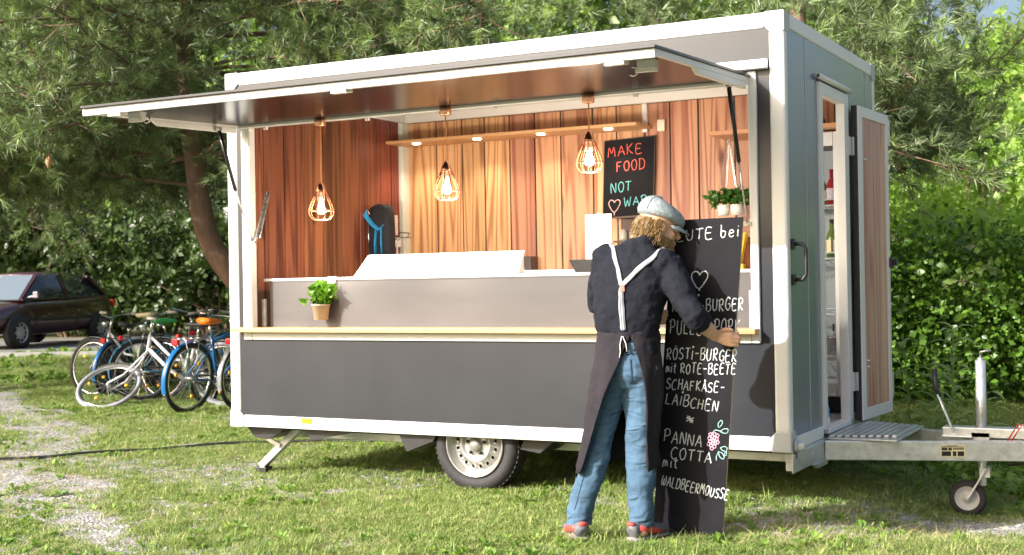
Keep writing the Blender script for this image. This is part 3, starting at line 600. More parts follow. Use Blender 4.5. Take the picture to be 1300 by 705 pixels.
# ---- herb leaves
def leaf_cloud(name, mt, parent, pts, size, mb=None, up=.35, rs=None):
    rs = rs or random.Random(5); k = MB()
    for p in pts:
        p = V3(p); d = Vector((rs.gauss(0,1),rs.gauss(0,1),rs.gauss(up,.6))).normalized(); s = d.orthogonal().normalized(); s = Quaternion(d, rs.uniform(0,6.28))@s; n_ = d.cross(s)
        l = size*rs.uniform(.6,1.25); w_ = l*.33
        a,b_,c_ = p, p+d*l*.5, p+d*l-n_*l*.15
        k.add([a, b_-s*w_+n_*w_*.35, b_-n_*w_*.05, b_+s*w_+n_*w_*.35, c_, a+d*l*.2-s*w_*.7+n_*w_*.2, a+d*l*.2+s*w_*.7+n_*w_*.2],
              [(0,5,1,2),(0,2,3,6),(1,4,2),(2,4,3)], True)
    return k.build(name, mt, parent)
def leafmat(name, col, trans=.35, rough=.4, hv=.25, warm=1.9):
    M = bpy.data.materials.new(name); M.use_nodes = True; nt = M.node_tree; L = nt.links.new
    p = nt.nodes['Principled BSDF']; p.inputs['Roughness'].default_value = rough
    at = _n(nt,'ShaderNodeAttribute'); at.attribute_name = 'tint'
    ge = _n(nt,'ShaderNodeNewGeometry')
    cr = _n(nt,'ShaderNodeValToRGB'); e = cr.color_ramp.elements
    e[0].color = tuple(c*(1-hv) for c in col)+(1,); e[0].position = 0
    e[1].color = (min(col[0]*(1+hv*warm),1),min(col[1]*(1+hv*1.1),1),col[2]*(1+hv*.2),1); e[1].position = 1
    ad = _n(nt,'ShaderNodeMath', operation='ADD'); mu = _n(nt,'ShaderNodeMath', operation='MULTIPLY'); mu.inputs[1].default_value = .45
    L(ge.outputs['Random Per Island'], mu.inputs[0]); L(mu.outputs[0], ad.inputs[0]); L(at.outputs['Fac'], ad.inputs[1]); L(ad.outputs[0], cr.inputs[0])
    L(cr.outputs[0], p.inputs['Base Color'])
    tr = _n(nt,'ShaderNodeBsdfTranslucent'); sc = _n(nt,'ShaderNodeVectorMath', operation='MULTIPLY'); sc.inputs[1].default_value = (1.2,1.3,.6); L(cr.outputs[0], sc.inputs[0]); L(sc.outputs[0], tr.inputs[0])
    ms = _n(nt,'ShaderNodeMixShader'); ms.inputs[0].default_value = trans; L(p.outputs[0], ms.inputs[1]); L(tr.outputs[0], ms.inputs[2])
    L(ms.outputs[0], nt.nodes['Material Output'].inputs[0]); return M
BASIL = leafmat('basil_leaf', (.11,.27,.02), .3, .35, .3)
rs = random.Random(9)
pp = thing('potted_basil', (-3.215,.045,1.08), 'bushy green basil in a beige pot hooked on the brown counter panel', 'potted plant')
k = MB(); k.lathe([(0,1.082),(.046,1.082),(.060,1.178),(.064,1.178),(.064,1.186),(.057,1.186),(.054,1.165),(0,1.165)],(-3.215,.045,0),'z',28); k.build('pot', mat('beige_pot',(.46,.39,.29),.5,nscale=7,namt=.08), pp)
pts = []
for i in range(210):
    v = Vector((rs.gauss(0,1),rs.gauss(0,1),rs.gauss(0,1))).normalized()*(.3+.7*rs.random()**.4)
    pts.append((-3.205+v.x*.088, .05+v.y*.06, 1.255+v.z*.072))
pts += [(-3.30-.01*i, .02, 1.225-.006*i) for i in range(6)]
leaf_cloud('leaves', BASIL, pp, pts, .055, rs=rs)
k = MB()
for i in range(12): a = rs.uniform(0,6.28); k.tube([(-3.215,.045,1.16),(-3.215+.05*math.cos(a),.045+.05*math.sin(a),1.27)],.003,5)
k.build('stems', BASIL, pp)
k = MB(); k.box((-3.195,.098,1.325),(-3.135,.118,1.372)); k.build('hook', WHITE, pp, bevel=.004)
# hanging twin herb pots
hpn = thing('hanging_herb_pots', (-.868,1.62,1.75), 'two small white pots of green herbs hanging on chains under the side shelf', 'hanging plant')
POTW = mat('white_pot',(.74,.74,.7),.35)
for x in (-.915,-.820):
    k = MB(); k.lathe([(0,1.752),(.038,1.752),(.046,1.825),(.042,1.825),(.038,1.81),(0,1.81)],(x,1.62,0),'z',22); k.build('pot', POTW, hpn)
    pts = []
    for i in range(120):
        v = Vector((rs.gauss(0,1),rs.gauss(0,1),rs.gauss(0,1))).normalized()*(.3+.7*rs.random()**.4); pts.append((x+(-.02 if x<-.87 else .025)+v.x*.085,1.62+v.y*.07,1.875+v.z*.055))
    leaf_cloud('leaves', leafmat('herb_leaf',(.05,.17,.02),.25,.4,.3), hpn, pts, .05, rs=rs)
k = MB()
for x1,y1 in ((-.955,1.58),(-.915,1.66),(-.82,1.66),(-.775,1.58)):
    p0 = Vector((-.868,1.62,2.295)); p1 = Vector((x1,y1,1.825)); n = 34
    for i in range(n):
        a = p0+(p1-p0)*i/n; b = p0+(p1-p0)*(i+.8)/n; o = Vector((.004*(-1)**i,.002,0)); k.bar(a-o,b-o,.003,.003); k.bar(a+o,b+o,.003,.003)
k.build('chain', CHROME, hpn)
# white slanted lid on the worktop
k = MB(); k.add([(-3.07,.22,1.368),(-1.80,.22,1.368),(-2.02,.72,1.368),(-3.07,.72,1.368),(-3.005,.31,1.515),(-1.80,.31,1.515),(-1.99,.66,1.515),(-3.04,.66,1.515)],
      [(0,3,2,1),(4,5,6,7),(0,1,5,4),(1,2,6,5),(2,3,7,6),(3,0,4,7)])
tag(k.build('counter_lid', mat('lid_white',(.58,.57,.55),.35,nscale=2,namt=.03), None, bevel=.005), 'long white slanted lid lying on the serving worktop', 'lid')
# white card, dark tray
k = MB(); k.box((-1.69,1.0,1.40),(-1.497,1.006,1.765)); k.box((-1.60,1.0,1.765),(-1.592,1.008,1.775)); tag(k.build('white_card', mat('card_white',(.78,.76,.72),.6), None), 'upright white card standing behind the shoulder of the man', 'card')
k = MB(); k.box((-1.70,.98,1.367),(-1.49,1.05,1.405)); tag(k.build('card_stand', BLACKP, None, bevel=.004), 'black base under the upright white card', 'stand')
k = MB(); k.add([(-1.61,.66,1.367),(-1.40,.66,1.367),(-1.40,.85,1.367),(-1.61,.85,1.367),(-1.645,.63,1.455),(-1.37,.63,1.455),(-1.37,.88,1.455),(-1.645,.88,1.455)],
      [(0,3,2,1),(4,5,6,7),(0,1,5,4),(1,2,6,5),(2,3,7,6),(3,0,4,7)])
tag(k.build('black_tray', BLACKP, None, bevel=.004), 'black tray on the worktop left of the shoulder of the man', 'tray')
k = MB(); k.box((-2.79,2.06,1.403),(-2.66,2.19,1.515)); k.box((-2.77,2.05,1.42),(-2.72,2.062,1.47)); tag(k.build('power_box', mat('brown_black',(.04,.025,.025),.4), None, bevel=.005), 'small dark power box on the rear steel worktop', 'power box')
# dark niche shelf with jars under the small chalkboard
nb = thing('jar_rack', (-1.76,2.1,1.60), 'dark wooden rack below the small chalkboard with glass jars on it', 'rack')
DKW = mat('dark_wood',(.07,.03,.018),.5,nscale=12,namt=.3)
for bx in (((-1.93,2.02,1.60),(-1.58,2.19,1.615)),((-1.93,2.175,1.615),(-1.58,2.19,1.79)),((-1.93,2.02,1.785),(-1.58,2.19,1.797)),((-1.60,2.02,1.616),(-1.585,2.174,1.784))):
    k = MB(); k.box(*bx); k.build('rack_board', DKW, nb)
GLS = mat('jar_glass',(.45,.42,.36),.1,spec=.8)
for i,x in enumerate((-1.87,-1.79,-1.71)):
    k = MB(); k.lathe([(0,0),(.028,0),(.03,.01),(.03,.06),(.022,.072),(.022,.085),(0,.085)],(x,2.08,1.616),'z',18)
    tag(k.build('glass_jar', GLS, None), ['left','middle','right'][i]+' glass jar in the dark rack under the small chalkboard', 'jar', 'jars in the dark rack')
# black bag with blue strap on the left wall
bg_ = thing('black_bag', (-3.83,1.6,1.5), 'black bag with a bright blue strap hanging at the left plank wall', 'bag')
FAB = mat('black_fabric',(.012,.012,.016),.8,nscale=20,namt=.3,bump=.3,bscale=30); BLU = mat('blue_strap',(.02,.24,.50),.5,nscale=30,namt=.3)
k = MB(); prof = []
for i,(z,wx,wy) in enumerate(((1.50,.10,.05),(1.52,.115,.06),(1.7,.118,.07),(1.86,.115,.06),(1.93,.10,.045),(1.95,.06,.02))):
    prof.append([( -3.80+wx*math.copysign(abs(math.cos(a))**.6,math.cos(a)), 1.66+wy*math.copysign(abs(math.sin(a))**.6,math.sin(a)), z+.01*math.sin(3*a)) for a in [j*2*math.pi/20 for j in range(20)]])
vs = [p for r in prof for p in r]; fs = [(i*20+j,i*20+(j+1)%20,(i+1)*20+(j+1)%20,(i+1)*20+j) for i in range(5) for j in range(20)]+[tuple(range(20)),tuple(100+j for j in range(20))]
k.add(vs,fs,True); k.build('bag_body', FAB, bg_)
k = MB(); k.tube([(-3.915,1.60,1.93),(-3.88,1.565,1.86),(-3.82,1.57,1.79),(-3.76,1.575,1.75),(-3.72,1.58,1.79)],[.02,.022,.022,.02,.014],8,flat=.35); k.tube([(-3.79,1.578,1.76),(-3.80,1.575,1.66),(-3.80,1.575,1.56)],.02,8,flat=.3); k.tube([(-3.745,1.578,1.76),(-3.745,1.575,1.66),(-3.74,1.575,1.56)],.014,8,flat=.3); k.build('strap', BLU, bg_)
k = MB(); k.tube([(-3.87,1.585,1.9),(-3.868,1.582,1.51)],.006,6); k.build('zip', CHROME, bg_)
k = MB(); k.box((-3.895,1.82,1.72),(-3.886,2.04,1.885)); pn = k.build('paper_notice', mat('paper',(.62,.52,.44),.8), None); tag(pn, 'pale paper notice with faint lines pinned to the left plank wall', 'notice')
k = MB()
for i in range(5): k.box((-3.8862,1.84,1.865-.025*i),(-3.8853,2.02,1.868-.025*i))
k.build('printed_lines', mat('ink',(.3,.22,.18),.8), pn)
k = MB(); k.box((-3.895,1.96,1.62),(-3.87,2.06,1.70)); k.box((-3.871,1.98,1.56),(-3.86,2.0,1.66)); tag(k.build('socket_box', WHITE, None, bevel=.004), 'white socket box below the paper notice', 'socket')
k = MB(); k.tube([(-3.865,1.97,1.68),(-3.82,1.98,1.74),(-3.80,2.08,1.735),(-3.84,2.11,1.70)],.004,6); k.tube([(-3.865,1.99,1.67),(-3.83,2.0,1.70),(-3.80,2.1,1.70)],.003,6); tag(k.build('dark_wire', BLACKP, None), 'thin dark wires running from the white socket box', 'wire')
# wood box and yellow packet at the right end of the worktop
k = MB(); k.box((-.42,.42,1.367),(-.225,.72,1.56)); tag(k.build('wooden_box', wood('crate_wood',(.42,.2,.09),(.22,.08,.03),knots=False), None, bevel=.003), 'brown wooden box at the right end of the worktop', 'box')
k = MB(); k.add([(-.43,.35,1.40),(-.39,.35,1.40),(-.35,.35,1.585),(-.43,.35,1.585),(-.43,.40,1.40),(-.39,.40,1.40),(-.35,.40,1.585),(-.43,.40,1.585)],[(0,1,2,3),(7,6,5,4),(0,4,5,1),(1,5,6,2),(2,6,7,3),(3,7,4,0)]); k.box((-.43,.35,1.367),(-.37,.40,1.399))
tag(k.build('yellow_packet', mat('yellow_paper',(.78,.55,.05),.5,nscale=60,namt=.25), None), 'yellow paper packet behind the edge of the tall menu board', 'packet')
k = MB(); k.box((-.62,1.55,2.331),(-.25,1.85,2.40)); k.box((-.55,1.53,2.35),(-.5,1.549,2.38)); tag(k.build('black_case', BLACKP, None, bevel=.01), 'flat black case on the small side shelf', 'case')
# ---- glass door fridge seen through the doorway
fr = thing('fridge', (-.30,1.9,.40), 'tall white glass door fridge with wire shelves inside the open doorway', 'fridge')
FW = mat('fridge_white',(.66,.69,.72),.35); FS = mat('fridge_inside',(.40,.46,.50),.5)
fx0,fx1,fy0,fy1,fz0,fz1 = -.62,-.085,1.62,2.18,.402,2.285
for bx in (((fx0,fy0+.04,fz0),(fx0+.03,fy1,fz1)),((fx1-.03,fy0+.04,fz0),(fx1,fy1,fz1)),((fx0+.031,fy0+.04,fz1-.05),(fx1-.031,fy1,fz1)),((fx0+.031,fy1-.03,fz0+.13),(fx1-.031,fy1,fz1-.051)),((fx0+.031,fy0+.1,fz0+.10),(fx1-.031,fy1,fz0+.129))):
    k = MB(); k.box(*bx); k.build('cabinet_panel', FW if bx[0][1] < 2.1 else FS, fr, bevel=.003)
k = MB(); k.box((fx0+.031,fy0+.06,fz0),(fx1-.031,fy0+.1,fz0+.099)); k.build('plinth', BLACKP, fr)
k = MB(); k.box((fx0,fy0,fz0+.11),(fx0+.07,fy0+.035,fz1)); k.box((fx1-.062,fy0,fz0+.11),(fx1,fy0+.035,fz1)); k.box((fx0+.071,fy0,fz1-.10),(fx1-.063,fy0+.035,fz1)); k.box((fx0+.071,fy0,fz0+.11),(fx1-.063,fy0+.035,fz0+.20)); fd = k.build('fridge_door', FW, fr, bevel=.004)
k = MB(); k.box((fx0+.15,fy0-.003,fz1-.13),(fx1-.064,fy0+.002,fz1-.095)); k.build('brand_strip', BLACKP, fd)
k = MB(); k.box((fx1-.085,fy0-.004,.95),(fx1-.07,fy0-.001,1.0)); k.box((fx1-.085,fy0-.004,1.48),(fx1-.07,fy0-.001,1.56)); k.build('latch', BLACKP, fd)
shz = (.74,1.06,1.44,1.80)
for z in shz:
    k = MB()
    for i in range(9): x = fx0+.05+i*(fx1-fx0-.1)/8; k.tube([(x,fy0+.09,z),(x,fy1-.04,z)],.0035,5)
    for y in (fy0+.09,fy0+.3,fy1-.04): k.tube([(fx0+.035,y,z-.004),(fx1-.035,y,z-.004)],.005,5)
    k.tube([(fx0+.035,fy0+.08,z+.035),(fx1-.035,fy0+.08,z+.035)],.005,5)
    k.build('wire_shelf', mat('wire_white',(.75,.77,.8),.3), fr)
def bottle(x,y,z,h,r,gm,lm,label,cm):
    b = thing('bottle',(x,y,z),label,'bottle','bottles in the fridge')
    k = MB(); k.lathe([(0,0),(r,0),(r,h*.55),(r*.75,h*.65),(r*.38,h*.75),(r*.36,h*.94),(0,h*.94)],(x,y,z),'z',20); k.build('glass_body', gm, b)
    k = MB(); k.lathe([(r+.001,h*.14),(r+.001,h*.46)],(x,y,z),'z',20); k.build('bottle_label', lm, b)
    k = MB(); k.lathe([(r*.42,h*.9),(r*.42,h),(0,h)],(x,y,z),'z',14); k.build('cap', cm, b)
RG = mat('red_glass',(.25,.015,.02),.12); GG = mat('green_glass',(.10,.16,.04),.12); LW = mat('label_cream',(.7,.62,.4),.6,nscale=60,namt=.3)
bottle(-.20,1.78,1.805,.24,.034,RG,mat('label_blue',(.45,.4,.5),.6,nscale=70,namt=.5),'dark red bottle on the upper wire shelf of the fridge',RG)
bottle(-.29,1.88,1.805,.23,.034,GG,LW,'olive green bottle behind the red one on the upper fridge shelf',RG)
bottle(-.21,1.80,1.445,.26,.036,GG,LW,'green bottle with cream label on the middle fridge shelf',BLACKP)
k = MB(); k.lathe([(0,0),(.06,0),(.062,.005),(.062,.15),(.066,.153),(.066,.158),(.03,.168),(.012,.17),(.012,.185),(0,.185)],(-.205,1.82,.744),'z',26); tag(k.build('steel_pot', STEEL, None), 'lidded steel pot on the lowest fridge shelf', 'pot')
sp_ = thing('spray_bottle',(-.045,.87,.405),'blue and white spray bottle on the door sill','spray bottle')
k = MB(); k.lathe([(0,0),(.035,0),(.037,.01),(.037,.05),(0,.05)],(-.045,.87,.405),'z',18); k.build('bottle_base', WHITE, sp_)
k = MB(); k.lathe([(.037,0),(.036,.05),(.018,.10),(.012,.12),(0,.12)],(-.045,.87,.456),'z',18); k.build('bottle_body', mat('blue_plastic',(.05,.25,.60),.3), sp_)
k = MB(); k.lathe([(0,.18),(.012,.17),(.012,.12)],(-.045,.87,.456),'z',12); k.build('spray_head', mat('orange_white',(.8,.5,.4),.4), sp_)
# ================================================================ THE MAN
PO = (-.572,-.983,0.0); PZ = math.atan2(.4705,.8824)
PR = thing('person', (0,0,0), 'man in grey flat cap and dark apron seen from behind, holding the tall menu board', 'person')
def loft(mb, secs, n=20, cap=True):
    """secs: (centre, rx, ry, axis dir) elliptical sections; rx along screen-right-ish side vector"""
    vs = []; k = len(secs)
    for i,(c,rx,ry) in enumerate([s[:3] for s in secs]):
        c = V3(c); t = (V3(secs[min(i+1,k-1)][0])-V3(secs[max(i-1,0)][0])).normalized()
        side = V3(secs[i][3]) if len(secs[i]) > 3 else Vector((1,0,0))
        a = (side-t*side.dot(t)).normalized(); b = t.cross(a)
        for j in range(n):
            q = 2*math.pi*j/n; vs.append(c+a*math.cos(q)*rx+b*math.sin(q)*ry)
    fs = [(i*n+j, i*n+(j+1)%n, (i+1)*n+(j+1)%n, (i+1)*n+j) for i in range(k-1) for j in range(n)]
    if cap: fs += [tuple(range(n))[::-1], tuple((k-1)*n+j for j in range(n))]
    mb.add(vs, fs, True)
def ball(mb, c, rx, ry, rz, n=16, rot=None):
    vs = []; 
    for i in range(n+1):
        th = math.pi*i/n
        for j in range(n*2):
            ph = math.pi*j/n; v = Vector((rx*math.sin(th)*math.cos(ph), ry*math.sin(th)*math.sin(ph), rz*math.cos(th)))
            if rot is not None: v = rot@v
            vs.append(V3(c)+v)
    m_ = n*2; fs = [(i*m_+j, i*m_+(j+1)%m_, (i+1)*m_+(j+1)%m_, (i+1)*m_+j) for i in range(n) for j in range(m_)]
    mb.add(vs, fs, True)
def cloudtex(name, size, depth=3):
    t = bpy.data.textures.new(name, 'CLOUDS'); t.noise_scale = size; t.noise_depth = depth; return t
def organic(mb, name, mt, parent, voxel, smooth=6, disp=0, dsize=.05, sfac=.5):
    o = mb.build(name, mt, parent)
    r = o.modifiers.new('remesh','REMESH'); r.mode = 'VOXEL'; r.voxel_size = voxel; r.use_smooth_shade = True
    s = o.modifiers.new('smooth','SMOOTH'); s.iterations = smooth; s.factor = sfac
    if disp:
        d = o.modifiers.new('folds','DISPLACE'); d.texture = cloudtex(name+'_folds', dsize); d.strength = disp; d.mid_level = .5; d.texture_coords = 'LOCAL'
    return o
SKIN = mat('skin', (.56,.33,.22), .5, nscale=22, namt=.1, bump=.05, bscale=120)
SKIN.node_tree.nodes['Principled BSDF'].inputs['Subsurface Weight'].default_value = .12
SKIN.node_tree.nodes['Principled BSDF'].inputs['Subsurface Radius'].default_value = (.02,.008,.004)
Sx = Vector((.90,-.43,0))        # shoulder axis (left -> right of the man), right shoulder nearer the camera
FW_ = Vector((.43,.90,0))        # facing
def tc(x, z, y=0): return Vector((x,y,z))
LS = Vector((-.075,.085,1.425)); RSh = Vector((.225,-.065,1.385)); NK = Vector((.10,.03,1.465))
LE = Vector((-.115,.16,1.19)); LH = Vector((.19,.135,1.12)); RE = Vector((.338,-.165,1.125)); RW = Vector((.462,-.047,1.022)); RH = Vector((.53,-.08,1.003))
HC = Vector((.196,.05,1.585))
fdir = Vector((.97,.12,-.23)).normalized()      # where he looks
hup = (Vector((0,0,1))-fdir*fdir.z).normalized(); hsd = fdir.cross(hup).normalized()
HR = Matrix((fdir, -hsd, hup)).transposed()      # columns: forward, left, up
def hp3(f, l, u): return HC+HR@Vector((f,l,u))
LHIP = Vector((-.045,.02,.90)); RHIP = Vector((.095,-.03,.90))
LKN = Vector((-.135,.03,.50)); RKN = Vector((.072,-.01,.46)); LAN = Vector((-.245,.0,.085)); RAN = Vector((.070,-.045,.085))
def limb(mb, pts, rads, n=16, side=(1,0,0)):
    secs = []
    for i in range(len(pts)-1):
        for t in (0,.25,.5,.75): secs.append((V3(pts[i]).lerp(V3(pts[i+1]),t), rads[i]+(rads[i+1]-rads[i])*t, rads[i]+(rads[i+1]-rads[i])*t, side))
    secs.append((pts[-1], rads[-1], rads[-1], side)); loft(mb, secs, n)
b = MB()
# skull, face, jaw, neck
ball(b, hp3(-.012,0,.03), .098,.076,.088, rot=HR); ball(b, hp3(.035,0,-.03), .062,.060,.075, rot=HR); ball(b, hp3(.035,0,-.075), .045,.042,.035, rot=HR)
ball(b, hp3(.092,0,.012), .014,.036,.02, 10, HR)          # brow
loft(b, [(hp3(.088,0,.012),.008,.008),(hp3(.104,0,-.018),.011,.012),(hp3(.112,0,-.033),.014,.013),(hp3(.100,0,-.042),.012,.012)], 10)   # nose
ball(b, hp3(.094,0,-.066), .010,.024,.008, 10, HR); ball(b, hp3(.092,0,-.079), .010,.021,.008, 10, HR); ball(b, hp3(.082,0,-.105), .018,.022,.018, 10, HR)
for s in (-1,1): ball(b, hp3(.0,s*.078,-.01), .02,.009,.032, 10, HR); ball(b, hp3(.075,s*.03,.0), .012,.012,.009, 10, HR); ball(b, hp3(.06,s*.045,-.03), .022,.014,.018, 10, HR)
loft(b, [(NK+Vector((0,0,-.06)),.07,.06),(NK,.06,.058),(hp3(-.04,0,-.07),.055,.055),(hp3(-.02,0,-.02),.05,.05)], 16)
# trunk, arms
TRUNK = [((.028,.0,.90),.150,.110,Sx),((.018,.0,1.0),.130,.100,Sx),((.020,.0,1.12),.140,.108,Sx),((.040,.01,1.25),.150,.105,Sx),((.065,.015,1.36),.150,.098,Sx),((.085,.02,1.43),.105,.070,Sx),((.10,.03,1.47),.07,.06,Sx)]
loft(b, TRUNK, 24)
limb(b, [LS, LE, (LE+LH)/2, LH], [.052,.042,.034,.026]); limb(b, [RSh, RE, (RE+RW)/2+Vector((0,-.006,.0)), RW], [.050,.042,.040,.027])
# legs
limb(b, [LHIP, LKN, LKN.lerp(LAN,.35)+Vector((0,-.015,0)), LAN], [.085,.056,.055,.038]); limb(b, [RHIP, RKN, RKN.lerp(RAN,.35)+Vector((0,-.015,0)), RAN], [.085,.056,.055,.038])
for A in (LAN, RAN): ball(b, A+Vector((.0,.04,-.035)), .04,.10,.035, 10)
# hands: right hand closed round the board's edge
def hand(mb, wrist, palm, sidev, normal, fl, curl, thumb, spread=.02, r=.0088):
    """wrist, palm centre; sidev across knuckles (index->little), normal = back-of-hand side"""
    d = (palm-wrist).normalized(); sidev = sidev.normalized(); normal = normal.normalized()
    secs = []
    for t, w_, th in ((0,.024,.019),(.3,.030,.018),(.65,.040,.017),(1.0,.042,.015),(1.12,.038,.012)):
        secs.append((wrist+(palm-wrist)*t*1.7, w_, th, sidev))
    loft(mb, secs, 16)
    kn = wrist+(palm-wrist)*1.85
    for i, l in enumerate(fl):
        p = kn+sidev*(-.031+i*.0205)+d*(-.002 if i in (0,3) else .003); pts = [p-d*.012]; dd = d.copy(); rr = [r*1.12]
        segs = (l*.44, l*.32, l*.24)
        pts.append(p); rr.append(r*1.1)
        for j, sg in enumerate(segs):
            ax = sidev; dd = Quaternion(ax, curl[i][j])@dd; p = p+dd*sg; pts.append(p); rr.append(r*(1.0-.12*j))
        P = []; RR = []
        for a in range(len(pts)-1):
            for t in (0,.5): P.append(pts[a].lerp(pts[a+1],t)); RR.append(rr[a]+(rr[a+1]-rr[a])*t)
        P.append(pts[-1]); RR.append(rr[-1]*.8); mb.tube(P, RR, 10)
    mb.tube([V3(t_) for t_ in thumb], [r*1.5, r*1.35, r*1.15, r*.8], 10)
# right hand: comes from the left, fingers wrap round the right edge to the back of the board, thumb on the front
pv = Vector((.0395,-.0208,-.006))
hand(b, RW, RW+pv, Vector((.10,.05,-1)), Vector((0,-1,0)), (.074,.082,.076,.062), [(-.62,-1.25,-.9),(-.60,-1.20,-.9),(-.64,-1.2,-.95),(-.7,-1.3,-.9)], [RW+Vector((.012,-.014,.020)), RW+Vector((.034,-.034,.036)), RW+Vector((.058,-.049,.040)), RW+Vector((.078,-.058,.032))])
pl = LH; lw = LH+Vector((-.035,.0,-.002))
hand(b, lw, lw+Vector((.03,-.002,.0)), Vector((0,.25,-1)), Vector((0,-1,0)), (.068,.074,.07,.056), [(-.3,-.9,-.8)]*4, [lw+Vector((.01,-.01,.018)), lw+Vector((.03,-.02,.03)), lw+Vector((.05,-.022,.03)), lw+Vector((.065,-.02,.024))])
BODY = b.build('body', SKIN, PR)
r = BODY.modifiers.new('remesh','REMESH'); r.mode = 'VOXEL'; r.voxel_size = .0046; r.use_smooth_shade = True
s = BODY.modifiers.new('smooth','SMOOTH'); s.iterations = 4; s.factor = .5
# eyes
k = MB()
for s_ in (-1,1): ball(k, hp3(.082,s_*.030,.0), .011,.011,.011, 10, HR)
k.build('eyes', mat('eye_white',(.7,.68,.65),.2), BODY)
def creases(M, scale, strength, stretch, dist=.02):
    nt = M.node_tree; L = nt.links.new; tc = _n(nt,'ShaderNodeTexCoord'); mp = _n(nt,'ShaderNodeMapping'); mp.inputs['Scale'].default_value = stretch; L(tc.outputs['Object'], mp.inputs[0])
    n = _n(nt,'ShaderNodeTexNoise'); n.inputs['Scale'].default_value = scale; n.inputs['Detail'].default_value = 3; n.inputs['Distortion'].default_value = 1.2; L(mp.outputs[0], n.inputs[0])
    try: n.noise_type = 'RIDGED_MULTIFRACTAL'
    except Exception: pass
    b = _n(nt,'ShaderNodeBump'); b.inputs['Strength'].default_value = strength; b.inputs['Distance'].default_value = dist; L(n.outputs[0], b.inputs['Height'])
    p = nt.nodes['Principled BSDF']
    for l in list(p.inputs['Normal'].links): L(l.from_socket, b.inputs['Normal'])
    L(b.outputs[0], p.inputs['Normal'])
# ---- shirt
SHIRT = mat('dark_navy_shirt', (.012,.0135,.020), .9, spec=.15, nscale=30, namt=.3, bump=.25, bscale=45)
b = MB()
T2 = [((.028,-.0,.93),.160,.120,Sx),((.020,.0,1.02),.155,.115,Sx),((.018,.0,1.12),.175,.128,Sx),((.035,.005,1.25),.195,.138,Sx),((.070,.01,1.36),.205,.134,Sx),((.085,.02,1.435),.175,.11,Sx),((.10,.03,1.485),.098,.085,Sx),((.105,.035,1.515),.080,.072,Sx)]
loft(b, T2, 28)
limb(b, [LS+Vector((.04,0,.01)), LS, LS.lerp(LE,.5)+Vector((-.012,0,0)), LE, LE.lerp(LH,.45)], [.07,.078,.066,.058,.046], 18)
limb(b, [RSh-Vector((.05,0,0)), RSh, RSh.lerp(RE,.5)+Vector((-.005,0,0)), RE, RE.lerp(RW,.30)], [.082,.080,.072,.062,.052], 18)
ball(b, RSh+Vector((-.03,.0,.008)), .088,.085,.072); ball(b, LS+Vector((.03,0,0)), .08,.075,.065)
limb(b, [RE.lerp(RW,.22), RE.lerp(RW,.34)], [.059,.057], 18)
b.tube([NK+Vector((.085*math.cos(a)*.9+.008,.07*math.sin(a)+.005,.035+.012*math.sin(a*1+2.4))) for a in [i*2*math.pi/18 for i in range(18)]], .019, 8, closed=True, flat=1.6)
loft(b, [(NK+Vector((.05,.02,.0)),.03,.012),(NK+Vector((.10,.02,-.012)),.025,.01),(NK+Vector((.145,.015,-.03)),.006,.006)], 10)
SHT = organic(b, 'shirt', SHIRT, PR, .0075, 6, .036, .11)
d2 = SHT.modifiers.new('fine_folds','DISPLACE'); d2.texture = cloudtex('fine_folds', .035, 2); d2.strength = .004; d2.texture_coords = 'LOCAL'
creases(SHIRT, 4.5, .8, (1,1,1.3), .025)
# ---- jeans
JEANS = mat('blue_denim', (.062,.115,.18), .9, spec=.2, nscale=7, namt=.28, bump=.25, bscale=240)
creases(JEANS, 5.5, .9, (1,1,2.8), .03)
b = MB()
loft(b, [((.026,0,1.035),.128,.100,Sx),((.026,-.005,.99),.134,.108,Sx),((.026,-.012,.90),.146,.125,Sx),((.026,-.008,.83),.140,.116,Sx),((.028,-.005,.785),.105,.090,Sx),((.028,0,.755),.05,.05,Sx)], 24)
limb(b, [LHIP+Vector((.012,-.008,.0)), LHIP.lerp(LKN,.35), LKN, LKN.lerp(LAN,.4)+Vector((.002,-.012,0)), LAN+Vector((.004,.005,.05)), LAN+Vector((.004,.01,-.005))], [.098,.092,.071,.070,.064,.068], 18)
limb(b, [RHIP+Vector((-.005,-.008,.0)), RHIP.lerp(RKN,.35), RKN, RKN.lerp(RAN,.4)+Vector((.0,-.012,0)), RAN+Vector((.0,.01,.05)), RAN+Vector((.0,.012,-.01))], [.088,.090,.073,.070,.064,.068], 18)
JN = organic(b, 'jeans', JEANS, PR, .0075, 5, .030, .10)
jf = JN.modifiers.new('fine_folds','DISPLACE'); jf.texture = cloudtex('denim_folds', .03, 2); jf.strength = .003; jf.texture_coords = 'LOCAL'
def strip(name, pts, wd, mt, target, off=.007, side=None, parent=PR, th=.0025):
    """fabric strip laid on the target by shrinkwrap"""
    P = []
    for a, b2 in zip(pts, pts[1:]):
        a, b2 = V3(a), V3(b2); n = max(2,int((b2-a).length/.012)); P += [a.lerp(b2,i/n) for i in range(n)]
    P.append(V3(pts[-1])); vs = []; k = MB()
    for i, p in enumerate(P):
        t = (P[min(i+1,len(P)-1)]-P[max(i-1,0)]).normalized(); sd_ = t.cross(Vector((0,1,0))).normalized() if side is None else V3(side)
        for j in (-1,-.33,.33,1): vs.append(p+sd_*wd/2*j)
    k.add(vs, [(4*i+j,4*i+j+1,4*i+j+5,4*i+j+4) for i in range(len(P)-1) for j in range(3)], True)
    o = k.build(name, mt, parent)
    sw = o.modifiers.new('wrap','SHRINKWRAP'); sw.target = target; sw.wrap_method = 'NEAREST_SURFACEPOINT'; sw.wrap_mode = 'ABOVE_SURFACE'; sw.offset = off
    sm_ = o.modifiers.new('even','SMOOTH'); sm_.iterations = 5; sm_.factor = .5
    so_ = o.modifiers.new('thick','SOLIDIFY'); so_.thickness = th; so_.offset = 0
    return o
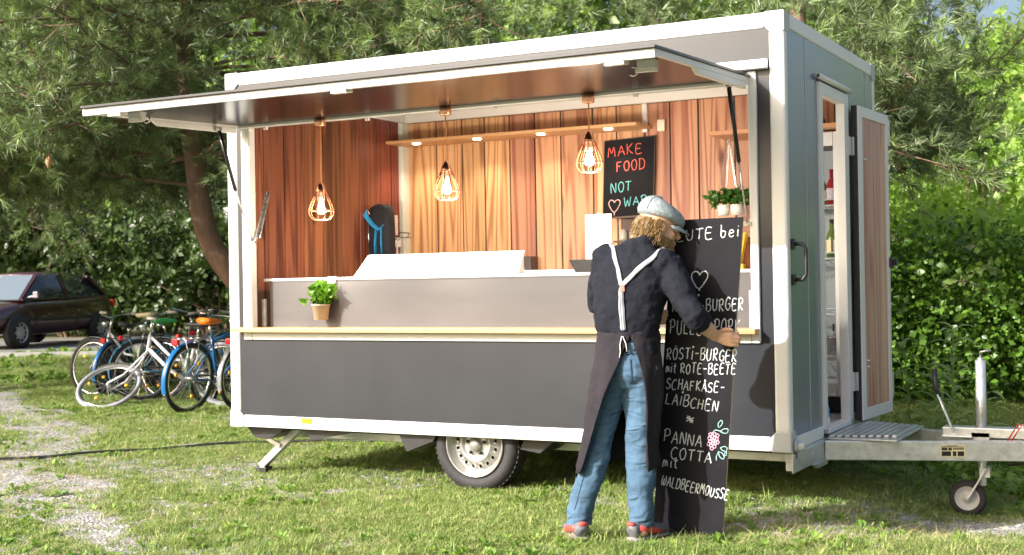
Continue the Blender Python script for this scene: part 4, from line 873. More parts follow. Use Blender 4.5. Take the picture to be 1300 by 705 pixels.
SUSP = mat('grey_elastic', (.30,.31,.34), .8, nscale=90, namt=.12, bump=.2, bscale=300)
SEAM = mat('denim_seam', (.03,.055,.09), .9)
for pts_ in ([(.02,-.125,.93),(.024,-.14,.86),(.026,-.12,.79)], [(.075,-.13,.90),(.078,-.14,.82)], [(.14,-.10,.90),(.142,-.11,.82)], [(.078,-.14,.82),(.108,-.135,.80),(.142,-.11,.82)], [(.075,-.13,.90),(.14,-.10,.90)],
             [(-.10,-.10,.70),(-.17,-.06,.50),(-.27,-.05,.16)], [(.16,-.06,.70),(.145,-.05,.45),(.135,-.06,.12)], [(-.09,-.1,.945),(.02,-.14,.95),(.12,-.1,.945)]):
    strip('seam', pts_, .005, SEAM, JN, off=.0035, th=.0015)
YX = (-.022,-.135,1.285)
sA = strip('suspender_strap', [(-.035,.10,1.535),(-.055,.02,1.51),(-.052,-.04,1.47),(-.04,-.10,1.39),YX], .034, SUSP, SHT)
sB = strip('suspender_strap', [(.225,.05,1.50),(.215,-.04,1.475),(.16,-.12,1.435),(.06,-.15,1.365),YX], .034, SUSP, SHT)
sC = strip('suspender_strap', [YX,(-.022,-.14,1.18),(-.012,-.13,1.06)], .038, SUSP, SHT)
for s_, e in ((sC,.030),):
    for dx in (-.006,.006):
        strip('stripe', [(YX[0]+dx,YX[1],YX[2]-.02),(-.022+dx,-.14,1.18),(-.012+dx,-.13,1.06)], .003, mat('stripe_dark',(.22,.23,.27),.8), SHT, off=.0105, th=.001)
k = MB(); k.box((-.038,-.16,1.262),(-.006,-.152,1.30)); o = k.build('leather_patch', mat('brown_leather',(.30,.13,.09),.6), PR, bevel=.003)
sw = o.modifiers.new('wrap','SHRINKWRAP'); sw.target = SHT; sw.wrap_method='NEAREST_SURFACEPOINT'; sw.wrap_mode='ABOVE_SURFACE'; sw.offset=.009
# ---- apron: an open-backed skirt of cloth
APR = mat('apron_cloth', (.024,.021,.026), .9, spec=.15, nscale=14, namt=.2, bump=.2, bscale=220)
rows = [(1.055,.026,.158,.128,.02,-.02),(1.02,.024,.162,.130,.03,-.02),(.96,.022,.165,.140,.16,-.03),(.88,.022,.180,.156,.30,-.02),(.76,.010,.190,.165,.50,.06),(.62,-.012,.190,.168,.64,.10),(.48,-.034,.192,.172,.74,.14),(.36,-.045,.208,.178,.80,.16)]
nA = 56; vs = []
for ri,(z,xc,rx,ry,op,sh) in enumerate(rows):
    for j in range(nA+1):
        # angle measured from straight back (-y), opening half-angle grows downwards
        g0 = op*1.35+sh*.15; g1 = op*.95-sh*.1
        a = -math.pi/2-g0 - (2*math.pi-g0-g1)*j/nA
        wv = 1+(.045*math.sin(a*7+z*5)+.03*math.sin(a*13+1))*min(1,(1.06-z)*2.2)
        zz = z+(.02*math.sin(j/nA*3.14) if ri == 7 else 0)-(.012 if ri==7 and j<6 else 0)
        vs.append((xc+rx*wv*math.cos(a), ry*wv*math.sin(a)*1.0-.0, zz))
k = MB(); k.add(vs, [(i*(nA+1)+j,i*(nA+1)+j+1,(i+1)*(nA+1)+j+1,(i+1)*(nA+1)+j) for i in range(len(rows)-1) for j in range(nA)], True)
AP = k.build('apron', APR, PR, subd=2); so_ = AP.modifiers.new('thick','SOLIDIFY'); so_.thickness = .004
dd_ = AP.modifiers.new('folds','DISPLACE'); dd_.texture = cloudtex('apron_folds', .09); dd_.strength = .022; dd_.texture_coords = 'LOCAL'
k = MB(); k.tube([(-.02,-.13,1.035),(-.03,-.137,.99),(-.028,-.14,.96),(-.034,-.142,.93)],.006,6,flat=.4); k.tube([(-.015,-.13,1.035),(.0,-.137,1.0),(.004,-.14,.96)],.006,6,flat=.4); k.build('apron_string', mat('string_white',(.6,.6,.58),.8), PR)
# ---- shoes
SG = mat('shoe_grey',(.10,.10,.115),.6,nscale=30,namt=.3); SR_ = mat('shoe_red',(.50,.06,.045),.55,nscale=30,namt=.2); SOLE = mat('shoe_sole',(.22,.2,.2),.6)
for A, dx, dy in ((LAN,-.25,.97),(RAN,.72,.69)):
    d = Vector((dx,dy,0)).normalized(); sd_ = Vector((d.y,-d.x,0)); base = V3((A.x,A.y,.0))
    k = MB(); secs = [(-.085,.020,.020,.045),(-.075,.036,.040,.050),(-.03,.041,.046,.056),(.03,.041,.038,.050),(.10,.047,.028,.040),(.16,.042,.021,.034),(.19,.022,.014,.030)]
    loft(k, [(base+d*t+Vector((0,0,zc+.012)), w_, h_, sd_) for t,w_,h_,zc in secs], 18)
    u = organic(k,'shoe_upper',SG,PR,.006,2)
    k = MB(); loft(k, [(base+d*t+Vector((0,0,.018)), w_+.004, .014, sd_) for t,w_,h_,zc in secs], 18); k.build('shoe_sole', SOLE, u)
    k = MB(); 
    for q in (-1,1):
        loft(k, [(base+d*-.05+sd_*q*.034+Vector((0,0,.075)),.008,.016,sd_),(base+d*.0+sd_*q*.037+Vector((0,0,.066)),.01,.020,sd_),(base+d*.06+sd_*q*.038+Vector((0,0,.052)),.01,.018,sd_),(base+d*.13+sd_*q*.034+Vector((0,0,.042)),.01,.014,sd_)], 10)
    loft(k, [(base+d*-.088+Vector((0,0,.09)),.02,.018,sd_),(base+d*-.075+Vector((0,0,.10)),.026,.012,sd_)],10)
    loft(k, [(base+d*.10+Vector((0,0,.062)),.03,.014,sd_),(base+d*.165+Vector((0,0,.048)),.034,.014,sd_),(base+d*.19+Vector((0,0,.04)),.02,.010,sd_)],12)
    k.build('shoe_panel', SR_, u)
# ---- flat cap
CAP = mat('grey_herringbone', (.24,.28,.295), .95, spec=.1, nscale=60, namt=.4, bump=.5, bscale=160)
k = MB(); n = 28; vs = []
for i in range(11):
    t = i/10; th = t*math.pi/2
    for j in range(n):
        a = 2*math.pi*j/n; f = math.cos(a); 
        rx = .118+.012*max(0,f); r = math.cos(th)**.65
        up = .022+math.sin(th)*(.078-.018*f)
        if i == 0: r *= .93; up = .012
        vs.append(hp3(-.012+rx*r*f*(1+.10*max(0,f)), .100*r*math.sin(a), up+.035-.030*max(0,f)*(1-t)))
k.add(vs, [(i*n+j,i*n+(j+1)%n,(i+1)*n+(j+1)%n,(i+1)*n+j) for i in range(10) for j in range(n)]+[tuple(range(n))], True)
CP = k.build('flat_cap', CAP, PR)
k = MB(); vs = []
for i in range(7):
    t = i/6
    for j in range(17):
        a = -1.15+2.3*j/16; rr = .108+.058*t*math.cos(a)**.7 if abs(a)<1.5 else .108
        vs.append(hp3(-.0+rr*math.cos(a), .094*math.sin(a)*(1+.02*t), .022-.030*t*math.cos(a)-.012*math.sin(a)**2))
k.add(vs, [(i*17+j,i*17+j+1,(i+1)*17+j+1,(i+1)*17+j) for i in range(6) for j in range(16)], True); br = k.build('cap_brim', CAP, CP); q_ = br.modifiers.new('t','SOLIDIFY'); q_.thickness = .008
k = MB(); k.lathe([(0,.009),(.008,.008),(.011,.0)], hp3(-.012,0,.133), tuple(hup), 12); k.build('cap_button', CAP, CP)
for qa in range(4):
    P = []
    for i in range(12):
        th = (.08+i/11*.9)*math.pi/2; a = qa*math.pi/2+.78; f = math.cos(a); r = math.cos(th)**.65
        P.append(hp3(-.012+(.119+.012*max(0,f))*r*f*(1+.10*max(0,f)), .101*r*math.sin(a), .023+math.sin(th)*(.078-.018*f)+.035-.030*max(0,f)*(1-i/11)))
    k = MB(); k.tube(P, .0018, 5); k.build('cap_seam', mat('seam_dark',(.14,.17,.19),.9), CP)
# ---- hair: curled strands from below the cap round the back and sides, beard
HAIRM = leafmat('blond_hair', (.42,.27,.13), .15, .4, .6, 1.2)
rh = random.Random(21); 
def strands(name, roots, length, parent, droop, curl, rad=.0022):
    k = MB()
    for (p, d) in roots:
        p = V3(p); d = V3(d).normalized(); P = [p.copy()]; ph = rh.uniform(0,6.28); cr_ = curl*rh.uniform(.5,1.4); l = length*rh.uniform(.6,1.2); o1 = d.orthogonal().normalized(); o2 = d.cross(o1)
        for i in range(1,9):
            t = i/8; q = p+d*l*t+Vector((0,0,-droop*l*t*t))+(o1*math.cos(ph+t*7)+o2*math.sin(ph+t*7))*cr_*t**.6; P.append(q)
        k.tube(P, [rad*(1.25-.9*i/8) for i in range(9)], 4, cap=False)
    return k.build(name, HAIRM, parent)
roots = []
for i in range(1300):
    a = rh.uniform(1.35, 2*math.pi-1.35); u = rh.uniform(-.085,.035); s_ = 1.0 if u > -.03 else 1-((-.03-u)/.055)*.35
    f = -.014+.098*math.cos(a)*s_; l = .080*math.sin(a)*s_
    out = HR@Vector((math.cos(a)*.8, math.sin(a)*.9, -.35)); roots.append((hp3(f,l,u), out*.5+Vector((0,0,-.55))+HR@Vector((-.35,0,0))))
HA = strands('hair', roots, .040, PR, .35, .0055, .0017)
k = MB(); ball(k, hp3(-.036,0,.0), .076,.076,.076, rot=HR); ball(k, hp3(-.058,0,-.05), .044,.052,.048, rot=HR); kk = organic(k, 'hair_mass', HAIRM, HA, .009, 2, .018, .02)
roots = []
for i in range(560):
    a = rh.uniform(-1.75,1.75); u = rh.uniform(-.125,-.045); 
    f = .022+.062*math.cos(a); l = .060*math.sin(a)
    if u > -.068 and abs(a) < .5: continue
    roots.append((hp3(f,l,u), HR@Vector((math.cos(a)*.5, math.sin(a)*.35, -1))))
strands('beard', roots, .035, PR, .1, .005, .0023)
PR.location = PO; PR.rotation_euler = (0,0,PZ)
# ================================================================ GROUND
CX, CY = 2.0304, -7.0523; RX, RY = .8824, .4705; WX, WY = -.4705, .8824
def sst(a, b, x): t = np.clip((x-a)/(b-a),0,1); return t*t*(3-2*t)
def vnoise(x, y, s, seed):
    x = np.asarray(x,float)/s; y = np.asarray(y,float)/s; xi = np.floor(x).astype(int); yi = np.floor(y).astype(int); fx = x-xi; fy = y-yi
    def h(a,b): v = np.sin(a*127.1+b*311.7+seed*74.7)*43758.5453; return v-np.floor(v)
    fx = fx*fx*(3-2*fx); fy = fy*fy*(3-2*fy)
    return (h(xi,yi)*(1-fx)+h(xi+1,yi)*fx)*(1-fy)+(h(xi,yi+1)*(1-fx)+h(xi+1,yi+1)*fx)*fy
def fbm(x, y, s, seed): return .5*vnoise(x,y,s,seed)+.28*vnoise(x,y,s/2.1,seed+1)+.15*vnoise(x,y,s/4.3,seed+2)+.07*vnoise(x,y,s/9,seed+3)
def gz(x, y):
    x = np.asarray(x,float); y = np.asarray(y,float)
    dep = (x-CX)*WX+(y-CY)*WY
    z = -.135*sst(.15,.72,x)*sst(-.6,.5,y)+.20*sst(15,21,dep)
    z = z+(fbm(x,y,1.3,5)-.5)*.035*(1-sst(0,.1,np.abs(z))*.5)
    return z
def seg(x, y, ax, ay, bx, by):
    dx, dy = bx-ax, by-ay; t = np.clip(((x-ax)*dx+(y-ay)*dy)/(dx*dx+dy*dy),0,1); return np.hypot(x-ax-t*dx, y-ay-t*dy)
def gravel(x, y):
    """0 grass .. 1 bare gravel"""
    x = np.asarray(x,float); y = np.asarray(y,float)
    n = fbm(x,y,.9,31)-.5; n2 = fbm(x,y,.28,77)-.5
    a = 1-sst(.15,.75,seg(x,y,-13,4.6,-8.6,2.6)+n*1.6)                      # pale track top left
    a = np.maximum(a, .95*(1-sst(.1,.65,seg(x,y,-8.6,2.6,-6.2,.3)+n*1.5)))
    a = np.maximum(a, 1-sst(.10,.42,seg(x,y,-6.2,.0,-2.7,-2.3)+n*1.1))       # near track lower left
    a = np.maximum(a, .85*(1-sst(.2,.8,seg(x,y,-1.6,-2.2,1.4,-2.0)+n*1.5))*.4)
    a = np.maximum(a, .9*(1-sst(.15,.6,seg(x,y,.1,-.35,.9,.2)+n*1.1)))        # bare soil and stones by the jockey wheel
    a = np.maximum(a, .9*(1-sst(.1,.6,seg(x,y,.7,.6,2.4,1.6)+n*1.0)))
    base = sst(.38,.66, fbm(x,y,1.0,9)+n2*.8)*.72*(1-sst(.2,1.6,y))
    base = np.maximum(base, sst(.52,.72, fbm(x,y,.55,19)+n2*.4)*.75*(1-sst(-3.0,-1.5,x)))
    a = np.maximum(a*(.62+.62*fbm(x,y,.35,61)), base); 
    under = (1-sst(0,.4,np.abs(y-1.2)-1.0))*(1-sst(0,.3,np.abs(x+1.95)-1.9)); a = np.maximum(a, under*.3)
    return np.clip(a,0,1)
def axis_pts(lo, hi, fl, fh, fine, grow=1.22):
    p = list(np.arange(fl, fh, fine)); s = fine; a = fl
    while a > lo: s *= grow; a -= s; p.insert(0,a)
    s = fine; a = p[-1]
    while a < hi: s *= grow; a += s; p.append(a)
    return np.array(p)
gx = axis_pts(-260,260,-12,3.5,.055); gy = axis_pts(-60,300,-3.5,6.5,.055)
X, Y = np.meshgrid(gx, gy); Z = gz(X, Y); Gv = gravel(X, Y)
fine = (X>-12)&(X<3.5)&(Y>-3.5)&(Y<6.5)
Z = Z+np.where(fine,(vnoise(X,Y,.07,3)-.5)*.010,0)
nx, ny = len(gx), len(gy)
me = bpy.data.meshes.new('ground'); me.vertices.add(nx*ny); me.vertices.foreach_set('co', np.stack([X,Y,Z],-1).astype(np.float32).ravel())
ii, jj = np.meshgrid(np.arange(nx-1), np.arange(ny-1)); a = (jj*nx+ii).ravel(); F = np.stack([a,a+1,a+nx+1,a+nx],-1)
me.loops.add(F.size); me.loops.foreach_set('vertex_index', F.ravel().astype(np.int32)); me.polygons.add(len(F)); me.polygons.foreach_set('loop_start', (np.arange(len(F))*4).astype(np.int32)); me.update(); me.validate()
me.polygons.foreach_set('use_smooth', np.ones(len(F),bool))
at = me.attributes.new('gravel','FLOAT','POINT'); at.data.foreach_set('value', Gv.ravel().astype(np.float32))
M = bpy.data.materials.new('ground_mat'); M.use_nodes = True; nt = M.node_tree; L = nt.links.new; p = nt.nodes['Principled BSDF']; p.inputs['Roughness'].default_value = .95; p.inputs['Specular IOR Level'].default_value = .2
ga = _n(nt,'ShaderNodeAttribute'); ga.attribute_name = 'gravel'; tc_ = _n(nt,'ShaderNodeTexCoord')
def noi(s, d=5): n = _n(nt,'ShaderNodeTexNoise'); n.inputs['Scale'].default_value = s; n.inputs['Detail'].default_value = d; L(tc_.outputs['Object'], n.inputs[0]); return n
def ramp(src, c0, c1, p0=.3, p1=.7): r_ = _n(nt,'ShaderNodeValToRGB'); r_.color_ramp.elements[0].color=(*c0,1); r_.color_ramp.elements[1].color=(*c1,1); r_.color_ramp.elements[0].position=p0; r_.color_ramp.elements[1].position=p1; L(src, r_.inputs[0]); return r_
vo = _n(nt,'ShaderNodeTexVoronoi'); vo.inputs['Scale'].default_value = 60; L(tc_.outputs['Object'], vo.inputs[0])
stone = ramp(vo.outputs['Color'], (.17,.165,.155), (.42,.415,.405), .1, .9); soil = ramp(noi(7).outputs[0], (.10,.10,.045), (.26,.24,.12))
soil2 = ramp(noi(38).outputs[0], (.7,.7,.6), (1.2,1.2,1.1)); mu = _n(nt,'ShaderNodeMix', data_type='RGBA', blend_type='MULTIPLY'); mu.inputs[0].default_value = 1; L(soil.outputs[0], mu.inputs[6]); L(soil2.outputs[0], mu.inputs[7])
mx = _n(nt,'ShaderNodeMix', data_type='RGBA'); L(ga.outputs['Fac'], mx.inputs[0]); L(mu.outputs[2], mx.inputs[6]); L(stone.outputs[0], mx.inputs[7]); L(mx.outputs[2], p.inputs['Base Color'])
bu = _n(nt,'ShaderNodeBump'); bu.inputs['Strength'].default_value = .8; bu.inputs['Distance'].default_value = .012; L(vo.outputs['Distance'], bu.inputs['Height']); L(bu.outputs[0], p.inputs['Normal'])
me.materials.append(M); g = link(bpy.data.objects.new('ground', me)); tag(g, 'rough lawn with gravel tracks under the trailer', kind='structure')
# road behind the lawn, parallel to the picture
def cw(lat, dep, z=0): return (CX+WX*dep+RX*lat, CY+WY*dep+RY*lat, z)
ASP = mat('asphalt', (.16,.155,.15), .85, nscale=3, namt=.2, bump=.3, bscale=90)
def slab(name, l0, l1, d0, d1, z0, z1, mt):
    k = MB(); n = 24; 
    for i in range(n):
        a = l0+(l1-l0)*i/n; b = l0+(l1-l0)*(i+1)/n
        k.add([cw(a,d0,z0),cw(b,d0,z0),cw(b,d1,z0),cw(a,d1,z0),cw(a,d0,z1),cw(b,d0,z1),cw(b,d1,z1),cw(a,d1,z1)],[(0,3,2,1),(4,5,6,7),(0,1,5,4),(1,2,6,5),(2,3,7,6),(3,0,4,7)])
    return tag(k.build(name, mt, None), kind='structure')
slab('road',-60,-2.5,21.9,28.5,.0,.235,ASP)
o = slab('kerb',-60,-2.5,21.6,21.88,.0,.27,mat('kerb_stone',(.30,.29,.27),.8,nscale=8,namt=.2,bump=.2,bscale=50))
# ---- geometry-nodes scatter
def scatter(name, pts, rots, scl, variants, mt, label, cat):
    n = len(pts); me = bpy.data.meshes.new(name); me.vertices.add(n); me.vertices.foreach_set('co', pts.astype(np.float32).ravel())
    a = me.attributes.new('rot','FLOAT_VECTOR','POINT'); a.data.foreach_set('vector', rots.astype(np.float32).ravel())
    a = me.attributes.new('scl','FLOAT_VECTOR','POINT'); a.data.foreach_set('vector', scl.astype(np.float32).ravel())
    me.materials.append(mt); o = link(bpy.data.objects.new(name, me)); tag(o, label, cat, kind='stuff')
    col = bpy.data.collections.new(name+'_variants')
    for i, vm_ in enumerate(variants):
        vm_.materials.append(mt); col.objects.link(bpy.data.objects.new('%s_clump'%name, vm_))
    ng = bpy.data.node_groups.new(name+'_scatter','GeometryNodeTree'); ng.interface.new_socket('Geometry', in_out='INPUT', socket_type='NodeSocketGeometry'); ng.interface.new_socket('Geometry', in_out='OUTPUT', socket_type='NodeSocketGeometry')
    gi = ng.nodes.new('NodeGroupInput'); go = ng.nodes.new('NodeGroupOutput'); ip = ng.nodes.new('GeometryNodeInstanceOnPoints'); ci = ng.nodes.new('GeometryNodeCollectionInfo')
    ci.inputs[0].default_value = col; ci.inputs['Separate Children'].default_value = True; ci.inputs['Reset Children'].default_value = True
    def na(nm, t): q = ng.nodes.new('GeometryNodeInputNamedAttribute'); q.data_type = t; q.inputs[0].default_value = nm; return q
    ra = na('rot','FLOAT_VECTOR'); sa = na('scl','FLOAT_VECTOR'); ri = ng.nodes.new('FunctionNodeRandomValue'); ri.data_type = 'INT'
    [s for s in ri.inputs if s.name=='Min' and s.type=='INT'][0].default_value = 0; [s for s in ri.inputs if s.name=='Max' and s.type=='INT'][0].default_value = len(variants)-1
    e2r = ng.nodes.new('FunctionNodeEulerToRotation'); K = ng.links.new
    K(gi.outputs[0], ip.inputs['Points']); K(ci.outputs[0], ip.inputs['Instance']); ip.inputs['Pick Instance'].default_value = True
    K([s for s in ri.outputs if s.type=='INT'][0], ip.inputs['Instance Index']); K(ra.outputs[0], e2r.inputs[0]); K(e2r.outputs[0], ip.inputs['Rotation']); K(sa.outputs[0], ip.inputs['Scale']); K(ip.outputs[0], go.inputs[0])
    md = o.modifiers.new('scatter','NODES'); md.node_group = ng; return o
def tuft_mesh(seed, nb, h, spread, width, lean):
    r = np.random.default_rng(seed); V=[]; F=[]
    for i in range(nb):
        a = r.uniform(0,6.28); R0 = spread*math.sqrt(r.random()); bx, by = R0*math.cos(a), R0*math.sin(a); d = r.uniform(0,6.28); hh = h*r.uniform(.45,1.1); ln = lean*r.uniform(.2,1.2)*hh; w_ = width*r.uniform(.7,1.2)
        px_, py_ = -math.sin(d), math.cos(d); n = len(V)
        for t, wt in ((0,1),(.5,.75),):
            q = ln*t**2*1.2; V += [(bx+math.cos(d)*q-px_*w_*wt, by+math.sin(d)*q-py_*w_*wt, hh*t), (bx+math.cos(d)*q+px_*w_*wt, by+math.sin(d)*q+py_*w_*wt, hh*t)]
        V.append((bx+math.cos(d)*ln*1.15, by+math.sin(d)*ln*1.15, hh*(1-.25*lean))); F += [(n,n+1,n+3,n+2),(n+2,n+3,n+4)]
    me = bpy.data.meshes.new('tuft'); me.from_pydata(V,[],F); return me
def weed_mesh(seed, nl, size):
    r = np.random.default_rng(seed); V=[]; F=[]
    for i in range(nl):
        a = r.uniform(0,6.28); e = r.uniform(.25,1.2); l = size*r.uniform(.6,1.2); w_ = l*.22; d = Vector((math.cos(a)*math.cos(e),math.sin(a)*math.cos(e),math.sin(e))); s = Vector((-math.sin(a),math.cos(a),0)); n=len(V); b0 = Vector((r.normal(0,size*.15),r.normal(0,size*.15),0))
        m_ = b0+d*l*.55; t_ = b0+d*l+Vector((0,0,-l*.25)); V += [tuple(b0),tuple(m_-s*w_),tuple(m_+Vector((0,0,-w_*.4))),tuple(m_+s*w_),tuple(t_)]; F += [(n,n+2,n+1),(n,n+3,n+2),(n+1,n+2,n+4),(n+2,n+3,n+4)]
    me = bpy.data.meshes.new('weed'); me.from_pydata(V,[],F); return me
def grassmat(name, c0, c1, c2, trans=.35):
    M = bpy.data.materials.new(name); M.use_nodes = True; nt = M.node_tree; L = nt.links.new; p = nt.nodes['Principled BSDF']; p.inputs['Roughness'].default_value = .55
    ge = _n(nt,'ShaderNodeNewGeometry'); oi = _n(nt,'ShaderNodeObjectInfo'); ad = _n(nt,'ShaderNodeMath', operation='MULTIPLY_ADD'); ad.inputs[1].default_value = .5
    m2 = _n(nt,'ShaderNodeMath', operation='MULTIPLY'); m2.inputs[1].default_value = .5; L(oi.outputs['Random'], m2.inputs[0]); L(ge.outputs['Random Per Island'], ad.inputs[0]); L(m2.outputs[0], ad.inputs[2])
    cr = _n(nt,'ShaderNodeValToRGB'); e = cr.color_ramp.elements; e[0].color=(*c0,1); e[0].position=.1; e[1].color=(*c2,1); e[1].position=.95; m_=e.new(.6); m_.color=(*c1,1); L(ad.outputs[0], cr.inputs[0]); L(cr.outputs[0], p.inputs['Base Color'])
    tr = _n(nt,'ShaderNodeBsdfTranslucent'); sc = _n(nt,'ShaderNodeVectorMath', operation='SCALE'); sc.inputs['Scale'].default_value = 1.3; L(cr.outputs[0], sc.inputs[0]); L(sc.outputs[0], tr.inputs[0]); ms = _n(nt,'ShaderNodeMixShader'); ms.inputs[0].default_value = trans
    L(p.outputs[0], ms.inputs[1]); L(tr.outputs[0], ms.inputs[2]); L(ms.outputs[0], nt.nodes['Material Output'].inputs[0]); return M
GRS = grassmat('grass_blades', (.085,.155,.03), (.20,.29,.065), (.44,.46,.19))
WEED = grassmat('weed_leaves', (.07,.14,.02), (.15,.27,.035), (.27,.36,.07))
DRY = grassmat('dry_stalks', (.26,.22,.10), (.42,.36,.19), (.55,.48,.29), .2)
def ring_points(n, seed, dmin=4.2, dmax=23, lat=1.15):
    r = np.random.default_rng(seed); u = r.random(n); dep = dmin*(dmax/dmin)**(u**.8); l = (r.random(n)-.5)*lat*dep*.85
    return CX+WX*dep+RX*l, CY+WY*dep+RY*l, dep, r
def make_scatter(name, n, seed, variants, mt, label, cat, accept, hs, dmax=23, zoff=-.004):
    x,y,dep,r = ring_points(n, seed, dmax=dmax); g_ = gravel(x,y); keep = r.random(len(x)) < accept(g_,x,y,dep); x,y,dep,g_ = x[keep],y[keep],dep[keep],g_[keep]
    z = gz(x,y)+zoff; rot = np.stack([r.normal(0,.15,len(x)), r.normal(0,.15,len(x)), r.random(len(x))*6.28],-1)
    s = hs(g_,x,y,dep,r); return scatter(name, np.stack([x,y,z],-1), rot, np.stack([s[0],s[0],s[1]],-1), variants, mt, label, cat)
V_ = [tuft_mesh(i,16,.032,.035,.0022,.9) for i in range(6)]
hpatch = lambda x,y: fbm(x,y,.5,55)
make_scatter('grass', 170000, 1, V_, GRS, 'short patchy green grass of the lawn', 'grass', lambda g_,x,y,d: np.clip(1.08-g_*1.1,.02,1),
    lambda g_,x,y,d,r: (r.uniform(.8,1.4,len(x))*(1+.06*np.clip(d-8,0,20)), r.uniform(.5,1.2,len(x))*(.65+1.1*hpatch(x,y))*(1+.02*np.clip(d-8,0,20))))
V_ = [tuft_mesh(40+i,14,.10,.04,.003,.9) for i in range(5)]
make_scatter('long_grass', 26000, 2, V_, GRS, 'longer grass tufts near the wheels and the man', 'grass',
    lambda g_,x,y,d: np.clip(1-g_*1.2,0,1)*np.clip((fbm(x,y,.7,91)-.58)*2.4+.55*(np.hypot((x+.3)/1.6,(y+.4)/.9)<1)+.35*(seg(x,y,-8.6,3.9,-6.6,3.2)<.9),0.02,1),
    lambda g_,x,y,d,r: (r.uniform(.7,1.2,len(x)), r.uniform(.45,1.15,len(x))))
V_ = [weed_mesh(70+i,9,.07) for i in range(5)]
make_scatter('broadleaf_weeds', 30000, 3, V_, WEED, 'low broad leaved weeds and clover in the lawn', 'weeds',
    lambda g_,x,y,d: np.clip(1-g_*.9,0,1)*np.clip((fbm(x,y,.8,13)-.50)*2.6,0,.5)+.75*(seg(x,y,-.2,3.0,1.8,2.3)<.75)+.6*(seg(x,y,-.6,2.6,.8,1.7)<.5)+.5*(seg(x,y,-17,10.2,-10,9.5)<1.0)+.35*(seg(x,y,-8.8,3.5,-6.5,3.4)<.8),
    lambda g_,x,y,d,r: (r.uniform(.5,1.2,len(x))*(1+.9*(seg(x,y,-.2,3.0,1.8,2.3)<.75)+1.2*(d>16)), r.uniform(.5,1.2,len(x))*(1+.9*(seg(x,y,-.2,3.0,1.8,2.3)<.75)+1.2*(d>16))))
V_ = [tuft_mesh(90+i,10,.10,.05,.0016,1.5) for i in range(4)]
make_scatter('dry_grass', 17000, 4, V_, DRY, 'dry straw coloured stalks lying in the grass', 'dry grass',
    lambda g_,x,y,d: .10+.55*(np.hypot((x-.6)/1.4,(y+.4)/.9)<1)+.25*(x<-4), lambda g_,x,y,d,r: (r.uniform(.5,1.2,len(x)), r.uniform(.25,.7,len(x))), dmax=15)
def stone_mesh(seed):
    r = np.random.default_rng(seed); bm = bmesh.new(); bmesh.ops.create_icosphere(bm, subdivisions=1, radius=.012)
    for v in bm.verts: v.co = Vector((v.co.x*1.25,v.co.y,v.co.z*.62))*float(r.uniform(.75,1.2))
    me = bpy.data.meshes.new('stone'); bm.to_mesh(me); bm.free(); return me
STN = mat('gravel_stone', (.30,.295,.29), .85, nscale=40, namt=.2, rnd=.45)
make_scatter('gravel', 90000, 5, [stone_mesh(i) for i in range(5)], STN, 'pale gravel stones of the tracks', 'gravel', lambda g_,x,y,d: np.clip(g_*1.0-.05,0.0,1), lambda g_,x,y,d,r: (r.uniform(.35,1.35,len(x))**1.3,)*2, dmax=17)
# ---- black cable over the lawn
pts = []
for i in range(60):
    t = i/59; x = -9.6+t*8.2; y = -1.15+.0*t; x_, y_ = (-9.5+7.7*t, -1.95+ (3.3*t if t<.6 else 1.98+ (t-.6)*.4)) 
    pts.append((x_, y_))
cab = [(-7.4,-.95),(-6.7,-.55),(-6.05,-.05),(-5.6,.55),(-5.11,1.2),(-4.6,1.62),(-4.1,1.85),(-3.4,1.95),(-2.6,2.0),(-1.8,2.0)]
cp = smoothpts(cab); k = MB(); k.tube([(x,y,float(gz(x,y))+.022+.006*math.sin(i*1.7)) for i,(x,y) in enumerate(cp)], .0105, 8); tag(k.build('power_cable', mat('cable_black',(.02,.02,.025),.5), None), 'black power cable lying across the lawn to the trailer', 'cable')
# ================================================================ FOLIAGE
def fast_mesh(name, V, F, mt, parent, tint=None, smooth=False, label=None, origin=None):
    k = F.shape[1]; me = bpy.data.meshes.new(name); o_ = np.array(origin if origin is not None else V.mean(0)); me.vertices.add(len(V)); me.vertices.foreach_set('co', (V-o_).astype(np.float32).ravel())
    me.loops.add(F.size); me.loops.foreach_set('vertex_index', F.ravel().astype(np.int32)); me.polygons.add(len(F)); me.polygons.foreach_set('loop_start', (np.arange(len(F))*k).astype(np.int32)); me.update()
    if tint is not None: a = me.attributes.new('tint','FLOAT','POINT'); a.data.foreach_set('value', tint.astype(np.float32))
    me.materials.append(mt); o = link(bpy.data.objects.new(name, me))
    if parent is not None: o.parent = parent; o.matrix_parent_inverse = wm(parent).inverted()
    o.location = tuple(o_); return o
def unit(v): return v/np.maximum(np.linalg.norm(v,axis=-1,keepdims=True),1e-9)
def leaves(C, size, r, up=.3, aspect=.55, tint=None, outward=None, out=.6, curl=.25):
    """folded diamond leaves: 4 verts + midrib, 2 quads as 4 tris -> here 2 quads"""
    n = len(C); d = unit(r.normal(size=(n,3))+np.array([0,0,-.25])); nn = unit(r.normal(size=(n,3))+np.array([0,0,up*2])+(outward*out*2 if outward is not None else 0)); s = unit(np.cross(d,nn)); nn = np.cross(s,d)
    l = (size*(.45+1.15*r.random(n)**1.6))[:,None]; w_ = l*aspect*.5
    a = C-d*l*.5; b = C+d*l*.5-nn*l*curl*.4; m_ = C-nn*w_*curl; L_ = C-s*w_; R2 = C+s*w_
    V = np.stack([a,L_,m_,R2,b],1).reshape(-1,3); i = np.arange(n)[:,None]*5; F = np.concatenate([i+np.array([[0,2,1,1]])[:, :0]],1) if False else np.concatenate([i+np.array([0,2,1]), i+np.array([0,3,2]), i+np.array([1,2,4]), i+np.array([2,3,4])],0)
    return V, F, (np.repeat(tint,5) if tint is not None else None)
